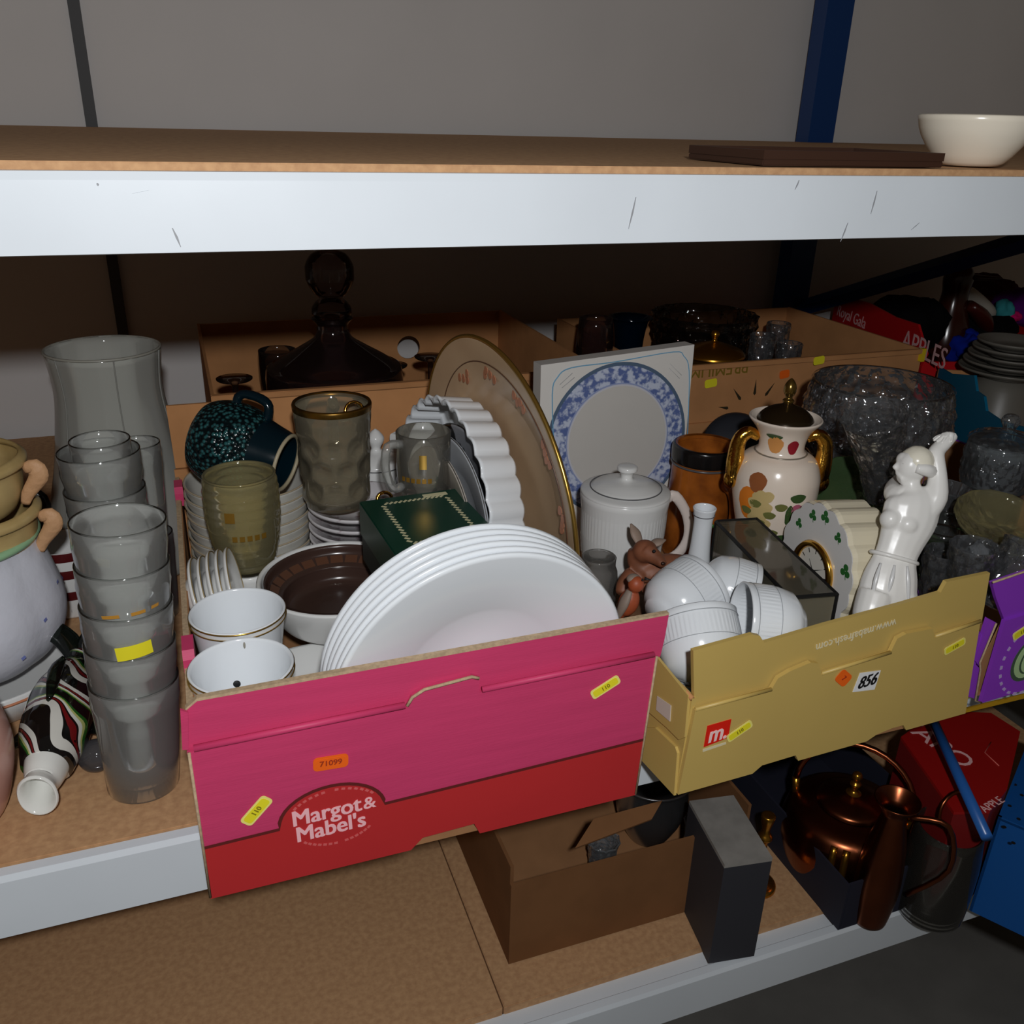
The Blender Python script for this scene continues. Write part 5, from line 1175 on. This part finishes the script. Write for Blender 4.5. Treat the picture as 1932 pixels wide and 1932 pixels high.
t = thing('wine_glass', 'clear wine glass at the left end of the right brown carton', 'glass', (p.x, p.y, .008)); h = p.z-.008
lathe('bowl', shell(cr([(.008, h*.5), (.03, h*.6), (.036, h*.8), (.032, h)], 3), .002), DARKG, t, 36); lathe('stem', cr([(.034, 0), (.03, .004), (.005, .012), (.005, h*.45), (.008, h*.51)], 3), DARKG, t, 28)

# ---- teal carton at the right, with grey plates
T0, T1 = Vector((1.464, .624, 0)), Vector((1.318, .307, 0)); td = (T1-T0).normalized(); tn = Vector((td.y, -td.x, 0)); tn = tn if tn.x < 0 else -tn
def tl(px, py, off=0.):
    d = ray(px, py); p0 = T0+tn*off; return CAM+d*((p0-CAM).dot(tn)/d.dot(tn))
tcn = thing('teal_carton', 'teal printed carton at the far right with brown inside', 'carton', (1.6, .6, .001)); tcn['wf'] = 1
pts_ = [tl(*p) for p in ((1793, 705), (1838, 708), (1842, 738), (1856, 748), (1860, 775), (1885, 792), (1932, 806), (1990, 836))]
e0 = T0-td*.05; e1_ = tl(1990, 836)
pp = [Vector((e0.x, e0.y, .002)), Vector((e0.x, e0.y, .195))]+pts_+[Vector((e1_.x, e1_.y, .002))]
prism('front_wall', pp, tn, .005, TEALC, tcn, True)
q_ = -tn*.25
for nm_, A_, B_ in (('end_wall', e0, e0+q_), ('back_wall', e0+q_, e1_+q_)):
    n2 = (B_-A_).cross(Vector((0, 0, 1))).normalized(); prism(nm_, [Vector((A_.x, A_.y, .002)), Vector((A_.x, A_.y, .19)), Vector((B_.x, B_.y, .19)), Vector((B_.x, B_.y, .002))], n2, .005, KRAFT, tcn, True)
prism('base', [Vector((a.x, a.y, .006)) for a in (e0, e1_, e1_+q_, e0+q_)], (0, 0, 1), .004, KRAFTD, tcn, True)
text_mesh('faint_lettering', 'Pear', .03, mat('pale teal ink', (120, 170, 180), .6), tcn, frame(tl(1905, 812, .0005)-tcn.location, -td if (-td).dot(R_) > 0 else td, tn), bold=0)
pl_ = ay(1916, 650, .56)
for k in range(5):
    t = thing('grey_plate', ('lowest', 'second lowest', 'middle', 'second highest', 'topmost')[k]+' dull grey plate in the stack in the teal carton', 'plate', (pl_.x+.02, pl_.y+.02, pl_.z-.016-.014*(4-k)), None, 'grey plates stacked in the teal carton')
    lathe('body', plate_prof(.07+.006*(4-k), .016, .004), mat('dull grey china', (112, 108, 100), .4), t, 48)
zb_ = pl_.z-.016-.014*4
t = thing('upturned_bowl', 'grey upturned bowl under the stack of grey plates', 'bowl', (pl_.x+.02, pl_.y+.02, .007))
lathe('body', cr([(.085, 0), (.08, zb_*.5), (.06, zb_*.85), (.045, zb_-.008)], 4)+[(0, zb_-.008)], mat('dull grey china', (112, 108, 100), .4), t, 40)
# ---- red fruit carton with clothes and a brown bottle, far right
RA, RB = Vector((1.63, 1.2, 0)), Vector((1.4965, .735, 0)); rd_ = (RB-RA).normalized(); rn = Vector((rd_.y, -rd_.x, 0)); rn = rn if rn.x < 0 else -rn
def rl(px, py, off=0.):
    d = ray(px, py); p0 = RA+rn*off; return CAM+d*((p0-CAM).dot(rn)/d.dot(rn))
rc = thing('red_carton', 'red printed apple carton in the dark behind the crystal bowl', 'carton', (1.75, .95, .001)); rc['wf'] = 1
pts_ = [rl(*p) for p in ((1600, 560), (1640, 572), (1688, 598), (1732, 612), (1748, 668))]
prism('front_wall', [Vector((RA.x, RA.y, .002)), Vector((RA.x, RA.y, pts_[0].z-.01))]+pts_+[Vector((RB.x, RB.y, .18)), Vector((RB.x, RB.y, .002))], rn, .005, REDC, rc, True)
q_ = -rn*.46
for nm_, A_, B_ in (('end_wall', RB, RB+q_), ('back_wall', RA+q_, RB+q_)):
    n2 = (B_-A_).cross(Vector((0, 0, 1))).normalized(); prism(nm_, [Vector((A_.x, A_.y, .002)), Vector((A_.x, A_.y, .19)), Vector((B_.x, B_.y, .19)), Vector((B_.x, B_.y, .002))], n2, .005, REDC, rc, True)
prism('base', [Vector((a.x, a.y, .006)) for a in (RA, RB, RB+q_, RA+q_)], (0, 0, 1), .004, KRAFTD, rc, True)
PKI = mat('pale red ink', (240, 190, 190), .6); rx_ = rd_ if rd_.dot(R_) > 0 else rd_
rx_ = rd_
text_mesh('variety_lettering', 'Royal Gala', .040, PKI, rc, frame(rl(1605, 598, .0006)-rc.location, rx_, rn), bold=0, shear=.15)
text_mesh('fruit_lettering', 'APPLES', .062, PKI, rc, frame(rl(1742, 660, .0006)-rc.location, rx_, rn), bold=0)
def cloth(label, px, py, yy, rad, col, seed, name='folded_garment'):
    c_ = ay(px, py, yy); m_ = mat('cloth %d %d %d' % col, col, .95, spec=.1)
    t = thing(name, label, 'clothing', (c_.x, c_.y, c_.z-rad[2])); disp(blob('cloth', (0, 0, rad[2]), rad, m_, t, 0, seg=28), min(rad)*.5, 1.6/max(rad), seed); return t
cloth('black garment heaped behind the red carton print', 1715, 612, .98, (.09, .1, .06), (12, 12, 14), 1.3)
cloth('black fabric bundle beside the white shoe', 1850, 622, .95, (.09, .07, .04), (12, 12, 14), 4.1)
cloth('royal blue cloth hanging over the carton edge', 1828, 668, .86, (.045, .05, .05), (16, 40, 150), 6.2)
cloth('dark maroon garment behind the white shoe', 1860, 560, 1.15, (.1, .08, .05), (70, 16, 14), 2.2)
cloth('purple and pink cloth at the far right edge', 1918, 585, 1.02, (.05, .06, .05), (90, 20, 110), 3.7)
cloth('bright pink fabric scrap at the far right edge', 1912, 597, .96, (.018, .02, .012), (220, 20, 110), 5.5)
cloth('turquoise fabric scrap near the far right edge', 1894, 588, .98, (.014, .03, .03), (60, 150, 156), 7.1)
sh = ay(1840, 580, .98)
t = thing('white_shoe', 'white shoe lying among dark clothes at the far right', 'shoe', sh, (0, .35, .1))
tube('upper', [(-.07, 0, .03), (-.05, 0, .02), (0, 0, .012), (.05, 0, .003), (.075, 0, 0)], [.012, .024, .026, .024, .010], mat('white leather', (190, 184, 172), .5), t, 14, .8, sub=4)
tube('sole', [(-.07, 0, .004), (0, 0, -.010), (.078, 0, -.016)], [.014, .022, .012], mat('white rubber', (200, 196, 188), .6), t, 10, .35, sub=3)
p = ay(1772, 690, .93); q = ay(1800, 520, .93)
t = thing('duck_decanter', 'dark brown duck-shaped bottle standing by the red carton', 'bottle', (p.x, p.y, p.z-.01)); hD = q.z-p.z
DKB = mat('dark brown glazed bottle', (54, 20, 12), .2)
lathe('body', cr([(.04, 0), (.05, .01), (.055, hD*.3), (.048, hD*.5), (.035, hD*.7), (.03, hD*.85), (.034, hD*1.0), (.03, hD*1.1), (.016, hD*1.16), (0, hD*1.17)], 4), DKB, t, 36)
tube('beak', [(.02, -.02, hD*1.04), (.06, -.045, hD*1.04), (.075, -.055, hD*1.05)], [.014, .008, .003], DKB, t, 10, .5, sub=3)
tube('wing', [(.02, -.03, hD*.75), (.07, -.03, hD*.6), (.13, -.01, hD*.35)], [.02, .028, .010], mat('dark red brown glaze', (70, 22, 14), .3), t, 12, .6, sub=4)
t2 = thing('timber_block', 'dark timber block under the duck-shaped bottle', 'block', (p.x, p.y, .001))
boxm('body', (-.06, -.06, 0), (.06, .06, p.z-.012), mat('dark walnut', (60, 36, 24), .5), t2, .002)

# ================================================================ lower shelf, in the dark under the cartons
ZL = -.45
for i, (x0, x1) in enumerate(((-1.6, .3), (.302, 1.5), (1.62, 2.6))):
    tag(boxm('shelf_board', (x0, .03, ZL-.018), (x1, 1.3, ZL), CHIP, None, .001), ('chipboard board of the lowest shelf, left part in shadow', 'chipboard board of the lowest shelf under the copper kettle', 'chipboard board of the lowest shelf beyond the blue rack frame')[i], 'shelf board')
beam('shelf_beam', 'yellow steel beam in the shadow below the purple carton', .98, 1.5, .03, -.094, .034, YELP, .04)
beam('shelf_beam', 'white steel beam along the front of the lowest shelf', -1.6, 2.6, -.014, ZL-.002, .072, STEELW)
KRAFT_SHADE = mat('kraft card toned for shade', (128, 88, 56), .85, spec=.15, var=.12, vscale=18)  # kraft toned darker to carry the shade below the pink carton
# open brown carton
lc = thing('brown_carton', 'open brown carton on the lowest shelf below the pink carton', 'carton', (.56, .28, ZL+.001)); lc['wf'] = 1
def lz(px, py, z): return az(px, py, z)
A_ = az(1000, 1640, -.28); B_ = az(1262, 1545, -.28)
boxm('front_wall', (.33, .09, ZL+.002), (.71, .095, -.30), KRAFT_SHADE, lc, 0, True); boxm('back_wall', (.33, .46, ZL+.002), (.71, .465, -.24), KRAFT_SHADE, lc, 0, True)
boxm('left_wall', (.33, .095, ZL+.002), (.335, .46, -.27), KRAFT_SHADE, lc, 0, True); boxm('right_wall', (.705, .095, ZL+.002), (.71, .46, -.27), KRAFT_SHADE, lc, 0, True); boxm('base', (.335, .095, ZL+.002), (.705, .46, ZL+.006), KRAFTD, lc, 0, True)
prism('loose_flap', [az(1085, 1600, -.26), az(1230, 1545, -.25), az(1250, 1510, -.235), az(1120, 1545, -.24)], (0, -.4, 1), .004, KRAFT_SHADE, lc, True)
SILV = mat('tarnished silver', (150, 150, 152), .25, .9)
c_ = Vector((.635, .25, 0))
t = thing('silver_bowl', 'tarnished silver bowl inside the open brown carton', 'bowl', (c_.x, c_.y, ZL+.008)); h = .125
lathe('body', shell(cr([(.03, 0), (.035, .004), (.055, .05), (.062, h-.01), (.064, h)], 4), .003), SILV, t, 40); ring('rim', .063, .003, h, SILV, t)
for k, (px, py) in enumerate(((1150, 1595), (1335, 1560))):
    c_ = az(px, py, -.36); t = thing('glass_trinket', ('small cut glass trinket left inside the brown carton', 'small cut glass trinket beside the grey board')[k], 'glass trinket', (c_.x, c_.y+.02, ZL+.008))
    lathe('body', shell(dense(cr([(.016, 0), (.02, .004), (.022, .05), (.026, .075)], 3)), .003), glass('bright crystal', (.8, .82, .84), .12, (214, 218, 222)), t, 40, cutwarp(10, .1, 26), False)
# grey board carton side
gb = thing('grey_carton', 'grey board carton on the lowest shelf beside the copper kettle', 'carton', (.80, .17, ZL+.001)); gb['wf'] = 1
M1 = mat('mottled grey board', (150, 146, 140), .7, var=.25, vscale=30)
a, b, c, d = az(1352, 1500, -.25), az(1440, 1610, -.25), az(1352, 1620, -.25), az(1330, 1560, -.25)
e_a, e_b = az(1384, 1500, -.26), az(1440, 1590, -.26); gdv = (e_b-e_a).normalized(); gpv = Vector((gdv.y, -gdv.x, 0))
gpv = gpv if gpv.x < 0 else -gpv
e_b = e_a+gdv*.125; P = [e_a, e_b, e_b+gpv*.07, e_a+gpv*.07]
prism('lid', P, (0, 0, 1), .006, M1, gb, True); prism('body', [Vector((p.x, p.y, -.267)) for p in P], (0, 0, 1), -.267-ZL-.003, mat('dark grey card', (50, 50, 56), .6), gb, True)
# copper kettle
COP = mat('dull copper', (150, 84, 54), .28, 1.0, var=.3, vscale=12)
kb = at(1605, 1520, 1.42)
t = thing('copper_kettle', 'copper kettle with a brass knob and swing handle on the lowest shelf', 'kettle', (kb.x, kb.y, ZL+.001)); zk = kb.z-ZL
lathe('body', cr([(.07, 0), (.088, .006), (.1, .05), (.101, zk*.6), (.09, zk*.92), (.06, zk+.004), (.052, zk+.006)], 5), COP, t, 64)
lathe('lid', cr([(.054, zk+.007), (.05, zk+.014), (.03, zk+.022), (.012, zk+.026)], 4), COP, t, 48)
lathe('knob', cr([(.013, zk+.025), (.006, zk+.03), (.005, zk+.036), (.009, zk+.043), (.005, zk+.049), (.008, zk+.056), (.006, zk+.063), (0, zk+.066)], 4), BRASS, t, 20)
vw = (CAM-kb); vw.z = 0; vw.normalize(); sdv = Vector((-vw.y, vw.x, 0))
for s in (-1, 1):
    tube('brass_strap', [vw*.1005+sdv*(.009*s)+Vector((0, 0, .03)), vw*.1035+sdv*(.009*s)+Vector((0, 0, zk*.55)), vw*.092+sdv*(.009*s)+Vector((0, 0, zk*.9))], .0055, BRASS, t, 8, sub=3)
    tube('handle_bracket', [sdv*(.084*s)+Vector((0, 0, zk*.86)), sdv*(.088*s)+Vector((0, 0, zk+.02))], .006, BRASS, t, 8)
tube('swing_handle', [sdv*.088*cos(a)*(-1)+vw*(-.03*sin(a))+Vector((0, 0, zk+.02+.075*sin(a))) for a in [pi*i/16 for i in range(17)]], .005, COP, t, 8)
tube('spout', [sdv*.09+Vector((0, 0, zk*.35)), sdv*.125+Vector((0, 0, zk*.6)), sdv*.15+Vector((0, 0, zk*.95))], [.02, .014, .010], COP, t, 12, sub=4)
jb = at(1694, 1510, 1.27)
t = thing('copper_jug', 'small copper jug with a flared mouth in front of the red carton', 'jug', (jb.x, jb.y, ZL+.001)); zj = jb.z-ZL
lathe('body', shell(cr([(.022, 0), (.026, .005), (.032, zj*.3), (.028, zj*.6), (.018, zj*.85), (.017, zj*.9), (.032, zj)], 4), .002), COP, t, 40)
tube('handle', [sdv*.02+Vector((0, 0, zj*.9)), sdv*.07+Vector((0, 0, zj*.92)), sdv*.085+Vector((0, 0, zj*.6)), sdv*.042+Vector((0, 0, zj*.3))], .004, COP, t, 8, sub=4)
gv = at(1785, 1590, 1.33)
t = thing('brass_glass_lantern', 'clear glass jug with a metal ring handle below the red carton', 'jug', (gv.x, gv.y, ZL+.001)); zg = gv.z-ZL+.03
lathe('body', shell(cr([(.045, 0), (.05, .005), (.052, zg*.6), (.046, zg)], 3), .003), glass('dim jug glass', (.7, .7, .68), .08, (120, 116, 108)), t, 40)
tube('ring_handle', [Vector((.03*cos(a), .006*sin(a), zg+.03+.03*sin(a))) for a in [2*pi*i/20 for i in range(21)]], .003, COP, t, 8)
bs = at(1450, 1540, 1.36)
t = thing('brass_stand', 'small brass candlestick left of the copper kettle', 'candlestick', (bs.x, bs.y, ZL+.001)); zc_ = bs.z-ZL
lathe('body', cr([(.03, 0), (.028, .006), (.008, .02), (.006, zc_*.6), (.012, zc_*.7), (.006, zc_*.8), (.011, zc_), (0, zc_+.002)], 4), mat('aged brass', (196, 140, 50), .25, .95), t, 28)
# red carton below, blue pole and blue crate
rcb = thing('red_carton', 'red printed carton lying under the yellow beam at lower right', 'carton', (1.2, .3, ZL+.001)); rcb['wf'] = 1
fpz = -.24
P = [az(1700, 1390, fpz), az(1770, 1340, fpz), az(1870, 1345, fpz), az(1925, 1380, fpz), az(1900, 1490, fpz), az(1868, 1530, fpz), az(1800, 1532, fpz)]
RLOW = mat('deep red card', (156, 14, 12), .5)
prism('lid', P, (0, 0, 1), .005, RLOW, rcb, True)
prism('body', [Vector((p.x, p.y, fpz-.0055)) for p in P], (0, 0, 1), fpz-.0055-ZL-.003, mat('dark red card', (120, 12, 12), .6), rcb, True)
tube('print_line', [az(1870, 1400, fpz+.0008), az(1858, 1420, fpz+.0008), az(1885, 1445, fpz+.0008)], .0008, mat('faint pink line', (220, 110, 100), .6), rcb, 5, world=True)
ux_ = (az(1770, 1400, fpz)-az(1740, 1380, fpz)).normalized()
text_mesh('carton_lettering', 'WAPO', .05, mat('pale red ink', (240, 190, 190), .6), rcb, frame(az(1752, 1392, fpz+.0006)-rcb.location, ux_, (0, 0, 1)), bold=0)
text_mesh('carton_lettering', 'APPLE', .018, mat('pale red ink', (240, 190, 190), .6), rcb, frame(az(1872, 1518, fpz+.0006)-rcb.location, (az(1890, 1505, fpz)-az(1855, 1525, fpz)).normalized(), (0, 0, 1)), bold=0)
a, b = az(1752, 1342, -.185), az(1862, 1580, -.20)
tag(tube('blue_pole', [a, b], .0075, mat('blue enamel pole', (40, 96, 170), .3), None, 12), 'blue metal pole lying diagonally across the red carton', 'pole')
bc_ = thing('blue_crate', 'blue plastic crate with small holes at the lower right corner', 'crate', (1.2, .03, ZL+.001)); bc_['wf'] = 1
BLC = mat('blue crate plastic', (10, 80, 150), .45)
e_a, e_b = az(1884, 1540, -.26), az(1935, 1410, -.26); cdv = (e_b-e_a).normalized(); cpv = Vector((cdv.y, -cdv.x, 0)); cpv = cpv if cpv.x > 0 else -cpv
P = [e_a, e_a+cdv*.24, e_a+cdv*.24+cpv*.2, e_a+cpv*.2]; zt_ = -.26
for k in range(4):
    a_, b_ = P[k], P[(k+1) % 4]; n_c = (b_-a_).cross(Vector((0, 0, 1))).normalized()
    if n_c.dot((P[0]+P[2])/2-a_) > 0: n_c = -n_c
    prism('side_wall', [Vector((q.x, q.y, z)) for q, z in ((a_, ZL+.004), (b_, ZL+.004), (b_, zt_), (a_, zt_))], n_c, .004, BLC, bc_, True)
prism('top_deck', [Vector((p.x, p.y, zt_-.002)) for p in P], (0, 0, 1), .004, BLC, bc_, True)
for (x, y) in ((1915, 1480), (1905, 1520), (1895, 1560), (1922, 1545), (1912, 1590), (1928, 1500)):
    c_ = az(x, y, -.2615); prism('hole', [c_+Vector((.003*cos(k*pi/4), .003*sin(k*pi/4), 0)) for k in range(8)], (0, 0, 1), .0004, BLACK, bc_, True)
nv = thing('added_navy_tray', 'added dark navy cardboard tray that darkens the shelf around the copper kettle', 'tray', (.93, .18, ZL+.001)); nv['wf'] = 1  # added tray, covers the lit chipboard to darken this corner
NVM = mat('dark navy card', (26, 28, 44), .7)
nx0, nx1, ny0, ny1, nz = .822, 1.045, -.008, .40, ZL+.09
boxm('base', (nx0, ny0, ZL+.0002), (nx1, ny1, ZL+.0009), NVM, nv, 0, True)
boxm('front_wall', (nx0, ny0-.004, ZL+.0002), (nx1, ny0-.0005, nz), NVM, nv, 0, True); boxm('back_wall', (nx0, ny1+.0005, ZL+.0002), (nx1, ny1+.004, nz), NVM, nv, 0, True)
boxm('left_wall', (nx0-.004, ny0-.004, ZL+.0002), (nx0-.0005, ny1+.004, nz), NVM, nv, 0, True); boxm('right_wall', (nx1+.0005, ny0-.004, ZL+.0002), (nx1+.004, ny1+.004, nz), NVM, nv, 0, True)
